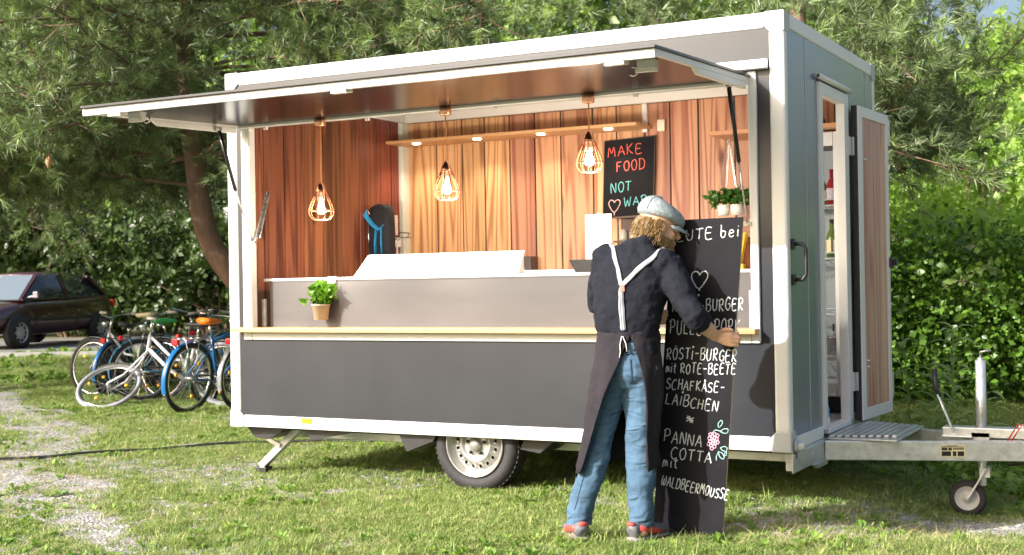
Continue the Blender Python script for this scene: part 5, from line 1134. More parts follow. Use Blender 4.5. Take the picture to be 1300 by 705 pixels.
BARK = mat('bark', (.20,.12,.085), .9, nscale=9, namt=.4, bump=1.0, bscale=22, stretch=(1,1,.3))
TWIG = mat('twig', (.17,.11,.07), .9, nscale=20, namt=.3)
PINE = leafmat('pine_needles', (.135,.195,.125), .25, .42, .72, 1.3)
def pine(base, trunk, tr, nbr, zr, Lr, ncl, seed, label, needle=.13, per=30, azf=None, extra=None, show=True):
    r = np.random.default_rng(seed); t = thing('pine_tree', base, label, 'tree', 'pine trees round the trailer')
    tp = smoothpts([tuple(p) for p in trunk]); n_ = len(tp); k = MB(); k.tube(tp, [tr[0]+(tr[1]-tr[0])*i/(n_-1)+.006*math.sin(i*2.1) for i in range(n_)], 18); k.build('trunk', BARK, t)
    T_ = np.array(tp); BP = []; k = MB(); CC = []; DD = []; TT = []
    for i in range(nbr):
        h = zr[0]+(zr[1]-zr[0])*r.random(); j = np.argmin(np.abs(T_[:,2]-h)); s0 = T_[j]; az = azf(r) if azf else r.uniform(0,6.28); L_ = r.uniform(*Lr)*(1-.3*(h-zr[0])/(zr[1]-zr[0])); droop = r.uniform(-.1,.35)
        P = []; d = np.array([math.cos(az),math.sin(az),0]); sd_ = np.array([-d[1],d[0],0]); wob = r.normal(0,.12,6)
        for q in range(9):
            u = q/8; P.append(s0+d*L_*u+np.array([0,0,L_*(.12*u-droop*u*u)])+sd_*wob[q%6]*u*L_*.35)
        k.tube([tuple(p) for p in P], [.022*(1-.85*q/8)+.003 for q in range(9)], 5, cap=False)
        P = np.array(P); nt_ = int(L_*13)
        for m_ in range(nt_):
            u = .22+.78*r.random()**.8; f = u*8; a = int(min(f,7)); b0 = P[a]+(P[a+1]-P[a])*(f-a)
            dd = unit(d*r.uniform(.1,1)+sd_*r.normal(0,.9)+np.array([0,0,r.normal(-.05,.5)])); tl = r.uniform(.25,.75)
            if r.random() < .55: k.tube([tuple(b0), tuple(b0+dd*tl*.5+np.array([0,0,-.02])), tuple(b0+dd*tl)], [.007,.005,.003], 3, cap=False)
            tn = np.clip(r.normal(.34,.34),-.1,1)
            for c_ in range(max(2,int(tl*9))):
                CC.append(b0+dd*tl*(.25+.8*r.random())+r.normal(0,.06,3)); DD.append(unit(dd+r.normal(0,.35,3)+np.array([0,0,.2]))); TT.append(np.clip(tn+r.normal(0,.08),0,1))
    if extra is not None:
        for (lo, hi, m_) in extra:
            c_ = r.uniform(lo,hi,(m_,3)); CC += list(c_); DD += list(unit(r.normal(size=(m_,3))+np.array([0,0,.2]))); TT += list(np.clip(r.normal(.38,.22,m_),0,1))
    k.build('branches', TWIG, t)
    CC = np.array(CC); DD = np.array(DD); TT = np.array(TT)
    if len(CC) > ncl: ix = r.permutation(len(CC))[:ncl]; CC, DD, TT = CC[ix], DD[ix], TT[ix]
    n = len(CC); c = np.repeat(CC,per,0); d = np.repeat(DD,per,0); s = np.tile(np.linspace(0,1,per),n)[:,None]
    rad = unit(np.cross(r.normal(size=(n*per,3)),d)); nd = unit(d*(.25+.9*s)+rad*(.95-.55*s)); b0 = c+d*(s-.5)*.11
    l = needle*r.uniform(.75,1.15,(n*per,1)); side = unit(np.cross(nd,r.normal(size=(n*per,3))))*.0052
    V = np.stack([b0-side, b0+side, b0+nd*l+np.array([0,0,-1])*l*.06],1).reshape(-1,3); F = np.arange(n*per*3).reshape(-1,3)
    fast_mesh('crown', V, F, PINE, t, np.repeat(TT,per*3)); return t
# left pine: the leaning trunk seen beside the trailer
pine((-7.0,5.2,0), [(-7.05,5.1,-.05),(-7.35,4.95,.75),(-7.87,4.68,1.44),(-8.14,4.53,1.95),(-8.24,4.46,2.8),(-8.32,4.43,3.8),(-8.3,4.5,5.2),(-8.2,4.6,7.4)], (.17,.08), 84, (2.6,6.2), (2.2,5.0), 9000, 101,
     'tall pine with a curved bare trunk left of the trailer', extra=[((-9.2,3.4,2.75),(-7.7,4.3,4.6),420),((-8.4,3.4,3.2),(-6.4,4.4,4.9),350)])
pine((-3.6,6.9,0), [(-3.6,6.9,0),(-3.55,6.9,3.0),(-3.4,7.0,8.0)], (.15,.06), 76, (2.9,6.0), (2.2,4.8), 9000, 102, 'dense pine spreading behind the middle of the trailer roof',
     extra=[((-7,4.2,3.2),(.3,6.4,5.4),2400),(tuple(np.minimum(cw(1.0,12.6,3.5),cw(1.9,13.4,4.6))),tuple(np.maximum(cw(1.0,12.6,3.5),cw(1.9,13.4,4.6))),260)])
pine((-2.1,7.4,0), [(-2.1,7.4,0),(-2.0,7.4,3.0),(-1.9,7.5,8.0)], (.14,.06), 56, (2.7,6.2), (1.2,2.2), 5500, 103, 'pine with drooping boughs behind the right corner of the trailer',
     extra=[((-1.6,5.6,2.6),(.0,7.2,4.6),500)])
pine(cw(-7.6,16.2,0), [cw(-7.6,16.2,0),cw(-7.5,16.2,3.0),cw(-7.5,16.3,8.5)], (.2,.08), 84, (2.5,6.6), (2.4,5.0), 9000, 104, 'broad pine hanging over the far left behind the parked car',
     extra=[(tuple(np.minimum(cw(-5.6,13.8,2.4),cw(-3.6,16,4.9))),tuple(np.maximum(cw(-5.6,13.8,2.4),cw(-3.6,16,4.9))),900)])
# shrub belt behind the road
def clumps(r, n, lo, hi, rad):
    return r.uniform(lo,hi,(n,3)), r.uniform(rad*.6,rad*1.3,n)
def shrub(name, label, cat, dots, nleaf, size, mt, seed, base, group=None, stems=True, tmean=.4, kind=None, aspect=.6, tsd=.2, depthbias=.45):
    """dots: list of (centre, rx, ry, rz) lobes"""
    r = np.random.default_rng(seed); t = thing(name, base, label, cat, group)
    if kind: t['kind'] = kind
    C = []; O = []; TT = []; w_ = np.array([d[1]*d[3] for d in dots]); w_ = w_/w_.sum()
    for (c,rx,ry,rz), p_ in zip(dots, w_):
        m_ = int(nleaf*p_); v = unit(r.normal(size=(m_,3))); rr = (1-depthbias*r.random(m_)**1.5)[:,None]; lump = 1+.22*np.sin(v[:,:1]*7+seed)*np.sin(v[:,1:2]*9)+.12*np.sin(v[:,2:]*13+seed)
        C.append(np.array(c)+v*rr*lump*np.array([rx,ry,rz])); O.append(v); TT.append(np.clip(r.normal(tmean,.06)+.35*tsd*np.sin(v[:,0]*6+v[:,2]*5+seed)+r.normal(0,tsd*.6,m_),0,1))
    C = np.concatenate(C); O = np.concatenate(O); TT = np.concatenate(TT); ok = C[:,2] > gz(C[:,0],C[:,1])+.02; C,O,TT = C[ok],O[ok],TT[ok]
    V,F,tn = leaves(C, size, r, aspect=aspect, tint=TT, outward=O); fast_mesh('crown' if cat=='tree' else 'foliage', V, F, mt, t, tn)
    if stems:
        k = MB(); g0 = float(gz(base[0],base[1]))-.05
        for i,(c,rx,ry,rz) in enumerate(dots[:14]):
            a = Vector((base[0]+r.normal(0,.15),base[1]+r.normal(0,.15),g0)); b = Vector(c); k.tube([a, a.lerp(b,.4)+Vector((r.normal(0,.1),r.normal(0,.1),.1)), b],[.05*max(1,rz*.7),.035,.012],6,cap=False)
        k.build('trunk' if cat=='tree' else 'stems', TWIG, t)
    return t
DARKG = leafmat('dark_shrub_leaf', (.035,.066,.020), .2, .4, .5, 1.3); MIDG = leafmat('mid_leaf', (.055,.10,.022), .3, .4, .5, 1.6); LITE = leafmat('hazy_light_leaf', (.27,.40,.13), .5, .4, .38, 1.35); IVY = leafmat('ivy_leaf', (.085,.185,.032), .34, .38, .6, 1.5)  # LITE: base colour raised in place of haze and backlight
r0 = np.random.default_rng(77)
labs = ['olive green bush behind the bonnet of the parked car','dark bush with yellow green sprigs behind the roof of the parked car','tall dark bush behind the rear of the parked car','dense dark bush behind the curved pine trunk','dark bush behind the bicycles and the left trailer post','dark bush behind the trailer body, partly seen past its post','dark bush hidden mostly behind the trailer roof','dark bush beyond the right pine','wide dark bush at the far left edge of the view']
for i,(lat,dep) in enumerate(((-12.8,31),(-10.6,30.5),(-8.4,31),(-6.6,29.5),(-4.6,28),(-1.8,29),(1.4,30),(4.6,29.5),(-15.6,30.5))):
    dots = []
    for j in range(11):
        dots.append((cw(lat+r0.uniform(-1.5,1.5),dep+r0.uniform(-1.0,1.0),r0.uniform(.7,4.6)), r0.uniform(.8,1.4),r0.uniform(.8,1.3),r0.uniform(.7,1.3)))
    shrub('bush', labs[i], 'bush', dots, 11000, .17, (MIDG if i in (0,8) else DARKG), 200+i, cw(lat,dep,.2), 'bushes behind the road')
# far wood that closes the view
r1 = np.random.default_rng(5); C = []; O = []
n = 110000; lat = r1.uniform(-34,34,n); top = 10.5+3.5*vnoise(lat,lat*0,4.0,3)+1.5*vnoise(lat,lat*0,1.3,8); top = np.where(lat>19,3.5,top)-7.5*np.exp(-((lat-14.2)/1.9)**2); z = top*r1.random(n)**.8; dep = 37+2.2*r1.random(n)+1.5*vnoise(lat,z,2.0,4)
C = np.stack([CX+WX*dep+RX*lat, CY+WY*dep+RY*lat, z],-1); V,F,tn = leaves(C, .42, r1, tint=np.clip(.25+.5*vnoise(lat,z,1.4,9)+r1.normal(0,.1,n),0,1), outward=np.tile([-WX,-WY,.3],(n,1)))
wd = fast_mesh('woodland', V, F, leafmat('hazy_wood_leaf',(.26,.37,.17),.45,.5,.5,1.3), None, tn); tag(wd, 'distant mass of woodland closing the view', 'woodland', kind='stuff')  # leaf colour painted paler to stand for hazy backlight
# right: ivy covered hedge
dots = []; r2 = np.random.default_rng(41)
for i in range(46):
    lat = 2.4+i*.145; dots.append((cw(lat+r2.uniform(-.1,.1), 13.3-.12*(lat-4)+r2.uniform(-.25,.25), .3+1.1*r2.random()), .55, .5, .5+.12*r2.random()))
    dots.append((cw(lat, 13.7, .9), .6, .7, .95+.15*math.sin(i*.9)))
shrub('ivy_hedge','dense green ivy covered hedge behind the drawbar','hedge',dots,46000,.066,IVY,301,cw(5.5,13.6,0),stems=False,aspect=.85,tmean=.40,tsd=.45,depthbias=.35)
dots = [(cw(9.4+.5*i, 12.9-.9*i, .9), .7, .7, 1.0) for i in range(9)]
shrub('hedge_bend','green hedge running on towards the right foreground','hedge',dots,9000,.11,IVY,302,cw(10.5,11.2,0),stems=False,aspect=.85,tmean=.42,tsd=.3)
sh_ = random.Random(8)
for q in range(9):
    p0 = Vector(cw(3.9+.42*q+sh_.uniform(-.15,.15), 12.75-.1*q*.2, 1.1+sh_.uniform(-.1,.55))); dd = Vector(cw(1,0))-Vector(cw(0,0)); P = [p0+dd*(.10*i*sh_.choice((-1,1)))*0+dd*(.055*i*(1 if q%2 else -1))+Vector((0,0,.075*i-.0085*i*i)) for i in range(8)]
    t = thing('ivy_shoot', tuple(p0), ['','second ','third ','fourth ','fifth ','sixth ','seventh ','eighth ','ninth '][q]+('leftmost ' if q==0 else '')+'young shoot standing out of the ivy hedge'+(', counted from the left' if q else ''), 'shoot', 'young shoots on the ivy hedge')
    k = MB(); k.tube(P,[.006]*3+[.004]*5,5); k.build('stem', LNG_, t) if False else k.build('stem', TWIG, t)
    leaf_cloud('leaves', LITE, t, [tuple(p+Vector((sh_.gauss(0,.02),sh_.gauss(0,.02),sh_.gauss(0,.02)))) for p in P[1:] for _ in range(3)], .09, rs=sh_)
# climbing bright bushes above the hedge
for i,(lat,dep,z,h,lab) in enumerate(((4.9,16.0,1.5,.9,'bright yellow green bush just right of the open door above the hedge'),(6.4,16.5,1.6,.9,'bright leafy bush above the middle of the ivy hedge'),(8.0,16.5,1.5,1.0,'bright leafy bush above the right end of the ivy hedge'))):
    dots = [(cw(lat+r2.uniform(-.8,.8),dep+r2.uniform(-.5,.5),z+r2.uniform(-.9,.5)),.6,.6,.5) for _ in range(12)]
    shrub('bush', lab, 'bush', dots, 6500, .11, LITE, 320+i, cw(lat,dep,0), 'sunlit bushes above the hedge', tmean=.62, tsd=.3)
def broadleaf(lat, dep, h, w_, label, mt, seed, n=11000, size=.15, z0=1.5, tmean=.5):
    r = np.random.default_rng(seed); dots = []
    for j in range(26):
        u = r.random(); z = z0+(h-z0)*u; s = w_*math.sin(math.pi*(.12+.8*u))**.6; a = r.uniform(0,6.28); dots.append((cw(lat+s*.75*math.cos(a),dep+s*.75*math.sin(a),z),.30*w_+.25,.30*w_+.25,.26*w_+.2))
    dots.insert(0,(cw(lat,dep,h*.9),w_*.35,w_*.35,w_*.4))
    return shrub('broadleaf_tree', label, 'tree', dots, n, size, mt, seed, cw(lat,dep,0), 'leafy trees behind the hedge', tmean=tmean, tsd=.3, depthbias=.6)
broadleaf(7.0,20,4.8,1.9,'light green leafy tree between the pine and the sky gap',LITE,401,13000,.12,1.4,.6)
broadleaf(8.9,24,5.3,1.9,'pale green leafy tree under the sky gap near the right edge',LITE,402,12000,.13,1.4,.6)
broadleaf(4.6,23,7.0,2.2,'mid green leafy tree behind the right corner of the trailer',MIDG,403,10000,.16)
broadleaf(12.6,32,7.4,1.3,'tall narrow dark green tree at the top right',MIDG,404,7000,.20,2.5,.4)
broadleaf(6.4,17.6,3.5,1.4,'low sunlit tree above the right end of the ivy hedge',LITE,405,9000,.10,1.2,.65)
broadleaf(10.6,20,5.2,2.0,'leafy tree beyond the right edge of the view',LITE,406,7000,.15)
# tall leafy stems behind the jockey tube
LNG = leafmat('long_leaf',(.34,.50,.20),.35,.4,.3)
def stem_plant(x, y, h, label, seed, lean=(0,0)):
    r = random.Random(seed); g0 = float(gz(x,y)); t = thing('tall_weed', (x,y,g0), label, 'plant', 'tall weeds beside the drawbar'); k = MB()
    tip = Vector((x+lean[0],y+lean[1],g0+h)); b0 = Vector((x,y,g0)); k.tube([b0, b0.lerp(tip,.5)+Vector((.01,0,0)), tip],[.006,.005,.002],6); k.build('stem', LNG, t)
    lm = None; nl = int(h/.032)
    for i in range(nl):
        u = .25+.75*i/nl; p = b0.lerp(tip,u); a = i*2.4; L_ = .21*(1-.35*abs(u-.6)); 
        if lm is None:
            V=[]; F=[]
            for q in range(6):
                s = q/5; w_ = .022*math.sin(math.pi*min(1,.12+s*.88))+.0005; V += [(s,-w_/.15,.75*s-.8*s*s+.03),(s,0,.75*s-.8*s*s),(s,w_/.15,.75*s-.8*s*s+.03)]
            for q in range(5):
                for j in (0,1): F.append((3*q+j,3*q+3+j,3*q+4+j,3*q+1+j))
            lm = bpy.data.meshes.new('long_leaf'); lm.from_pydata(V,[],F); lm.materials.append(LNG)
            for pl_ in lm.polygons: pl_.use_smooth = True
        o = link(bpy.data.objects.new('leaf', lm)); o.parent = t; o.location = p-b0; o.rotation_euler = (r.uniform(-.2,.2), r.uniform(-.25,.15), a); o.scale = (L_,L_*.8,L_)
    return t
stem_plant(.42,2.55,1.02,'tallest leafy weed behind the jockey wheel tube',1,(.03,0)); stem_plant(.62,2.5,.62,'short leafy weed right of the jockey wheel tube',2,(.06,0)); stem_plant(.08,2.9,.86,'leafy weed left of the brake lever, dim against the hedge',3,(-.05,0)); stem_plant(.25,2.95,.66,'small leafy weed between the brake lever and the jockey tube',4,(.0,0))
# pine cone on its twig, stones under the drawbar
c0 = Vector(cw(-4.62,13.0,2.60)); k = MB(); k.lathe([(0,.06),(.022,.045),(.034,.01),(.034,-.02),(.018,-.055),(0,-.06)],c0,'z',12); cn = tag(k.build('pine_cone', mat('cone_tan',(.45,.28,.12),.7,nscale=60,namt=.4), None), 'tan pine cone hanging from a twig at the upper left', 'pine cone')
k = MB(); k.tube([c0+Vector((0,0,.055)),c0+Vector((.03,.0,.2)),c0+Vector((.02,.05,.42))],.006,5); k.build('twig', TWIG, cn)
for i,(x,y,s_,lb) in enumerate(((-.15,3.05,.16,'large pale stone in the weeds behind the drawbar'),(.12,2.9,.11,'small pale stone beside the large one behind the drawbar'))):
    k = MB(); ball(k,(x,y,float(gz(x,y))+s_*.3),s_,s_*.7,s_*.5,6); o = k.build('stone', STN, None); d = o.modifiers.new('d','DISPLACE'); d.texture = cloudtex('rock%d'%i,.12); d.strength=.08; tag(o, lb, 'stone')
# ================================================================ BICYCLES
SPK = mat('spoke_steel',(.6,.6,.62),.3,.9); TYB = RUBBER; TYG = mat('grey_tyre',(.30,.30,.33),.7,nscale=30,namt=.2)
def bike(label, col, loc, rz, lean=0, saddle=(.02,.02,.02), tyre=None, fender=True, step=True, steer=0, sz=1.0, rack=True, bar=(.5,.5,.5), flop=None, seatz=.92, cover=False):
    t = thing('bicycle', (0,0,0), label, 'bicycle', 'bicycles parked in a row left of the trailer'); R0 = .345; tyre = tyre or TYB
    FM = mat('bike_paint_%02d_%02d_%02d'%tuple(int(c*99) for c in col), col, .3, nscale=20, namt=.08, coat=.4)
    rw, fw = Vector((-.50,0,R0)), Vector((.58,0,R0)); bb = Vector((-.05,0,.28)); st = Vector((-.20,0,.76)); hd0 = Vector((.37,0,.62)); hd1 = Vector((.33,0,.80)); PBM = mat('bike_dark',(.03,.03,.035),.4)
    k = MB(); k.tube([hd0+Vector((-.0,0,.03)), Vector((.15,0,.42)) if step else hd0.lerp(bb,.5), bb],.021,10); 
    k.tube([hd1+Vector((-.01,0,-.03)), Vector((.08,0,.52)) if step else st.lerp(hd1,.5)+Vector((0,0,-.0)), bb.lerp(st,.45) if step else st+Vector((.02,0,-.05))],.017,10)
    k.tube([bb, st],.017,8); k.tube([hd0,hd1],.022,8)
    for s in (-1,1): k.tube([bb+Vector((0,s*.03,0)), rw+Vector((0,s*.06,0))],.010,6); k.tube([st+Vector((.02,s*.012,-.06)), rw+Vector((0,s*.06,0))],.008,6)
    k.build('frame', FM, t)
    def wheel(c, steerq=None, ftilt=None):
        def tf(p):
            p = V3(p)
            if ftilt is not None: return ftilt@p
            if steerq is not None: p = hd1+steerq@(p-hd1)
            return p
        k = MB(); k.tube([tf(c+Vector((math.cos(a)*R0,0,math.sin(a)*R0))) for a in [i*2*math.pi/40 for i in range(40)]],.0235,8,closed=True); W_ = k.build('wheel', tyre, t)
        k = MB(); k.tube([tf(c+Vector((math.cos(a)*(R0-.032),0,math.sin(a)*(R0-.032)))) for a in [i*2*math.pi/40 for i in range(40)]],.012,6,closed=True); k.build('rim', CHROME, W_)
        k = MB()
        for i in range(18):
            a = i*2*math.pi/18; h_ = c+Vector((.02*math.cos(a+1),(-1)**i*.025,.02*math.sin(a+1))); k.tube([tf(h_), tf(c+Vector((math.cos(a)*(R0-.035),0,math.sin(a)*(R0-.035))))],.0022,4,cap=False)
        k.tube([tf(c+Vector((0,-.05,0))), tf(c+Vector((0,.05,0)))],.018,8); k.build('spokes', SPK, W_)
        k = MB()
        for a in (.8,2.9,5.0): p = c+Vector((math.cos(a)*.2,0,math.sin(a)*.2)); k.tube([tf(p+Vector((0,-.006,0))),tf(p+Vector((0,.006,0)))],.022,8)
        k.build('spoke_reflector', AMBER, W_)
        if cover:
            k = MB(); k.add([tf(c+Vector((0,.0,0)))]+[tf(c+Vector((math.cos(a)*(R0-.02),.01,math.sin(a)*(R0-.02)))) for a in [i*2*math.pi/28 for i in range(28)]], [(0,i+1,(i+1)%28+1) for i in range(28)]); k.build('coat_guard', mat('guard_grey',(.12,.12,.15),.6), W_)
    sq = Quaternion((hd1-hd0).normalized(), steer); wheel(rw); wheel(fw, sq if flop is None else None, flop)
    def fk(p): p = V3(p); return (hd1+sq@(p-hd1)) if flop is None or p.z > .55 else flop@p
    k = MB()
    for s in (-1,1): k.tube([fk(hd0+Vector((.005,s*.03,-.01))), fk(Vector((.46,s*.052,.50))), fk(fw+Vector((0,s*.052,0)))],.012,8)
    k.tube([fk(hd0+Vector((0,-.04,-.005))), fk(hd0+Vector((0,.04,-.005)))],.013,6); k.build('fork', FM, t)
    hb = hd1+Vector((-.03,0,.16)); k = MB(); k.tube([hd1, hb],.014,8); k.tube([fk(hb+Vector(p)) for p in ((-.17,-.29,.05),(-.07,-.27,.06),(.02,-.16,.04),(.05,0,.0),(.02,.16,.04),(-.07,.27,.06),(-.17,.29,.05))],.012,8); HB = k.build('handlebar', CHROME, t)
    for s in (-1,1): k = MB(); k.tube([fk(hb+Vector((-.06,s*.27,.06))), fk(hb+Vector((-.18,s*.29,.05)))],.018,8); k.build('grip', mat('grip_grey',(.35,.33,.3),.7) if step else PBM, HB)
    k = MB(); k.tube([fk(hb+Vector((.09,-.02,-.07))), fk(hb+Vector((.15,-.02,-.075)))],[.035,.04],12); k.build('headlamp', CHROME, HB)
    k = MB()
    for s in (-1,1): k.tube([fk(hb+Vector((.03,s*.15,.03))), fk(hb+Vector((.14,s*.06,-.02))), fk(Vector((.40,s*.02,.55)))],.004,5)
    k.build('brake_cables', PBM, HB)
    sp = st+Vector((-.04,0,seatz-.80)); k = MB(); k.tube([st, sp],.013,8); k.build('seatpost', CHROME, t)
    k = MB(); loft(k, [(sp+Vector((-.14,0,.035)),.02,.02,(0,1,0)),(sp+Vector((-.11,0,.04)),.09,.038,(0,1,0)),(sp+Vector((-.04,0,.035)),.085,.036,(0,1,0)),(sp+Vector((.05,0,.03)),.045,.03,(0,1,0)),(sp+Vector((.15,0,.03)),.025,.022,(0,1,0)),(sp+Vector((.17,0,.025)),.01,.012,(0,1,0))], 14)
    k.build('saddle', mat('saddle_%02d_%02d_%02d'%tuple(int(c*99) for c in saddle), saddle, .55, nscale=30, namt=.12), t)
    if fender:
        for c, a0, a1, f_ in ((rw,.15,3.5,False),(fw,.75,2.6,True)):
            P0 = []; 
            for i in range(20):
                a = a0+(a1-a0)*i/19
                for s,rr in ((-1,.0),(-.5,.008),(.5,.008),(1,.0)):
                    p = c+Vector((math.cos(a)*(R0+.035+rr),s*.028,math.sin(a)*(R0+.035+rr))); P0.append(fk(p) if f_ and flop is None else (flop@p if f_ else p))
            k = MB(); k.add(P0, [(4*i+j,4*i+j+1,4*i+j+5,4*i+j+4) for i in range(19) for j in range(3)], True); k.build('mudguard', mat('guard_silver',(.55,.56,.58),.25,.6) if not col[0]<.02 else FM, t)
    if rack:
        k = MB(); z = .76
        for s in (-1,1): k.tube([(-.24,s*.05,z-.02),(-.36,s*.06,z),(-.70,s*.06,z)],.006,6); k.tube([(-.66,s*.06,z),rw+Vector((0,s*.07,0))],.006,6); k.tube([(-.45,s*.06,z),rw+Vector((0,s*.07,0))],.005,6)
        for x in (-.42,-.52,-.62,-.70): k.tube([(x,-.06,z),(x,.06,z)],.005,5)
        k.build('luggage_rack', PBM if step else CHROME, t)
        k = MB(); k.box((-.755,-.04,.70),(-.715,.04,.76)); k.build('rear_light', mat('red_lens',(.55,.02,.03),.2), t, bevel=.006)
    k = MB(); k.lathe([(.075,-.003),(.08,0),(.075,.003),(.05,.003),(.05,-.003)],bb+Vector((0,-.045,0)),'y',24,closed=True); k.tube([bb+Vector((0,-.06,0)),bb+Vector((.11,-.065,-.12))],.010,6); k.tube([bb+Vector((0,.06,0)),bb+Vector((-.11,.065,.12))],.010,6); k.tube([bb+Vector((0,-.06,0)),bb+Vector((0,.06,0))],.02,8)
    k.box(tuple(bb+Vector((.08,-.15,-.135))),tuple(bb+Vector((.15,-.07,-.11)))); k.box(tuple(bb+Vector((-.15,.07,.11))),tuple(bb+Vector((-.08,.15,.135)))); k.build('crankset', PBM, t)
    k = MB(); k.bar((-.05,-.048,.36),(-.50,-.06,.375),.01,.014); k.bar((-.05,-.048,.20),(-.50,-.06,.315),.01,.014); k.build('chain', PBM, t)
    t.location = loc; t.rotation_mode = 'XYZ'; t.rotation_euler = (lean,0,rz); t.scale = (sz,)*3; return t
WHB = (.62,.62,.66); BLB = (.01,.11,.30); BKB = (.02,.02,.025)
CR = math.atan2(RY,RX)      # direction of the picture plane
c1 = Vector((.58,0,.345))
fl = Matrix.Translation(Vector((.86,-.02,.215)))@Matrix.Rotation(R_(58),4,'X')@Matrix.Rotation(R_(-8),4,'Y')@Matrix.Translation(-c1)
bike('white step-through city bicycle, foremost, with its front wheel flopped flat on the grass', WHB, cw(-3.70,14.5), CR+math.pi-.12, lean=-.10, saddle=(.03,.03,.03), step=True, flop=fl, tyre=TYG)
bike('blue bicycle with an orange saddle cover and a big black wheel towards the camera', BLB, cw(-3.22,14.2), CR+R_(62), lean=.10, saddle=(.85,.20,.01), step=False, steer=.3, sz=1.03, seatz=.93)
bike('dark bicycle half hidden behind the left corner post of the trailer', (.05,.05,.07), cw(-2.35,14.9), CR+R_(42), lean=.05, saddle=(.06,.03,.05), step=False, sz=1.02)
bike('blue bicycle with a bright green saddle cover', (.01,.17,.34), cw(-3.95,15.6), CR+R_(25), lean=-.06, saddle=(.06,.48,.12), step=True, seatz=.93)
bike('dark blue bicycle with a grey coat guard, leftmost of the row', (.01,.10,.28), cw(-4.80,16.4), CR+R_(70), lean=.12, saddle=(.05,.05,.06), step=True, cover=True, sz=.95)
bike('silver bicycle with a beige saddle behind the white one', (.45,.46,.48), cw(-4.65,15.7), CR+math.pi-R_(25), lean=.06, saddle=(.62,.52,.36), step=True, seatz=1.0)
bike('black bicycle at the back of the row, its chrome handlebar beside the pine trunk', BKB, cw(-3.45,17.2), CR+R_(60), lean=-.08, saddle=(.04,.04,.04), step=False, seatz=.98)
bike('silver bicycle at the back of the row nearest the trailer post', (.5,.5,.52), cw(-2.85,16.9), CR+R_(120), lean=.07, saddle=(.05,.04,.04), step=True, seatz=.95)
bike('dark green bicycle squeezed between the orange and the green saddled ones', (.01,.035,.02), cw(-3.35,15.2), CR+R_(75), lean=-.12, saddle=(.03,.025,.02), step=False, seatz=.9)
bike('black bicycle just left of the trailer post with a dark wheel', BKB, cw(-2.80,14.6), CR+R_(66), lean=.09, saddle=(.12,.05,.08), step=False, seatz=.96)
bike('grey bicycle at the back left behind the one with the coat guard', (.2,.2,.22), cw(-4.35,17.4), CR+R_(105), lean=.05, saddle=(.03,.03,.03), step=True, seatz=.95)
# ================================================================ CAR
CARP = mat('maroon_paint', (.032,.002,.006), .28, nscale=2, namt=.1, coat=.8, spec=.6); CG = mat('car_glass', (.02,.025,.03), .04, spec=.9); CB = mat('car_black', (.015,.015,.016), .55)
car = thing('parked_car', (0,0,0), 'dark maroon three door hatchback parked on the road at the left edge', 'car')
st_ = [(-1.90,.42,.80,.60),(-1.86,.34,.92,.74),(-1.6,.28,.95,.81),(-1.0,.24,.93,.83),(0,.22,.90,.835),(.75,.22,.89,.83),(1.05,.24,.86,.82),(1.45,.28,.80,.79),(1.8,.32,.70,.74),(1.96,.36,.62,.62),(2.0,.42,.56,.50)]
vs = []; m_ = 14
for x,zb_,zt_,hw in st_:
    pr = [(0,zb_),(hw*.75,zb_),(hw*.93,zb_+.05),(hw*.99,zb_+.18),(hw,zb_+(zt_-zb_)*.55),(hw*.975,zt_-.10),(hw*.93,zt_-.02),(hw*.6,zt_+.025),(0,zt_+.035)]
    ring_ = [(x,y,z) for y,z in pr]+[(x,-y,z) for y,z in pr[-2:0:-1]]
    vs += ring_
m_ = 16; k = MB(); k.add(vs, [(i*m_+j,i*m_+(j+1)%m_,(i+1)*m_+(j+1)%m_,(i+1)*m_+j) for i in range(len(st_)-1) for j in range(m_)]+[tuple(range(m_)),tuple((len(st_)-1)*m_+j for j in range(m_))], True); k.build('body', CARP, car, subd=1)
gh = [(-1.72,.93,.93,.64,.64),(-1.45,.93,1.20,.70,.60),(-1.15,.92,1.36,.72,.56),(-.6,.91,1.415,.73,.56),(.1,.90,1.42,.73,.565),(.40,.89,1.36,.73,.56),(1.02,.87,.885,.70,.66)]
k = MB(); vs = []
for x,z0_,z1_,w0_,w1_ in gh: vs += [(x,w0_,z0_),(x,w1_,z1_-.02),(x,w1_*.85,z1_),(x,-w1_*.85,z1_),(x,-w1_,z1_-.02),(x,-w0_,z0_)]
k.add(vs, [(i*6+j,i*6+j+1,(i+1)*6+j+1,(i+1)*6+j) for i in range(len(gh)-1) for j in range(5)], True); k.build('windows', CG, car)
k = MB(); k.add([(.425,-.545,1.352),(.425,.545,1.352),(1.02,.665,.897),(1.02,-.665,.897),(.445,-.545,1.362),(.445,.545,1.362),(1.035,.665,.906),(1.035,-.665,.906)],[(0,1,2,3),(7,6,5,4),(0,4,5,1),(1,5,6,2),(2,6,7,3),(3,7,4,0)]); WSG = mat('windscreen_sky_tint',(.10,.13,.15),.08,spec=1.0); WSG.node_tree.nodes['Principled BSDF'].inputs['IOR'].default_value = 2.2; k.build('windscreen', WSG, car)  # windscreen: paler base and raised IOR stand in for reflected bright sky
k = MB(); vs = []
for x,z0_,z1_,w0_,w1_ in gh[1:6]: vs += [(x,w1_+.004,z1_-.03),(x,w1_*.86,z1_+.008),(x,0,z1_+.018),(x,-w1_*.86,z1_+.008),(x,-w1_-.004,z1_-.03)]
k.add(vs, [(i*5+j,i*5+j+1,(i+1)*5+j+1,(i+1)*5+j) for i in range(4) for j in range(4)], True); rf_ = k.build('roof', CARP, car); rf_.modifiers.new('t','SOLIDIFY').thickness = .012
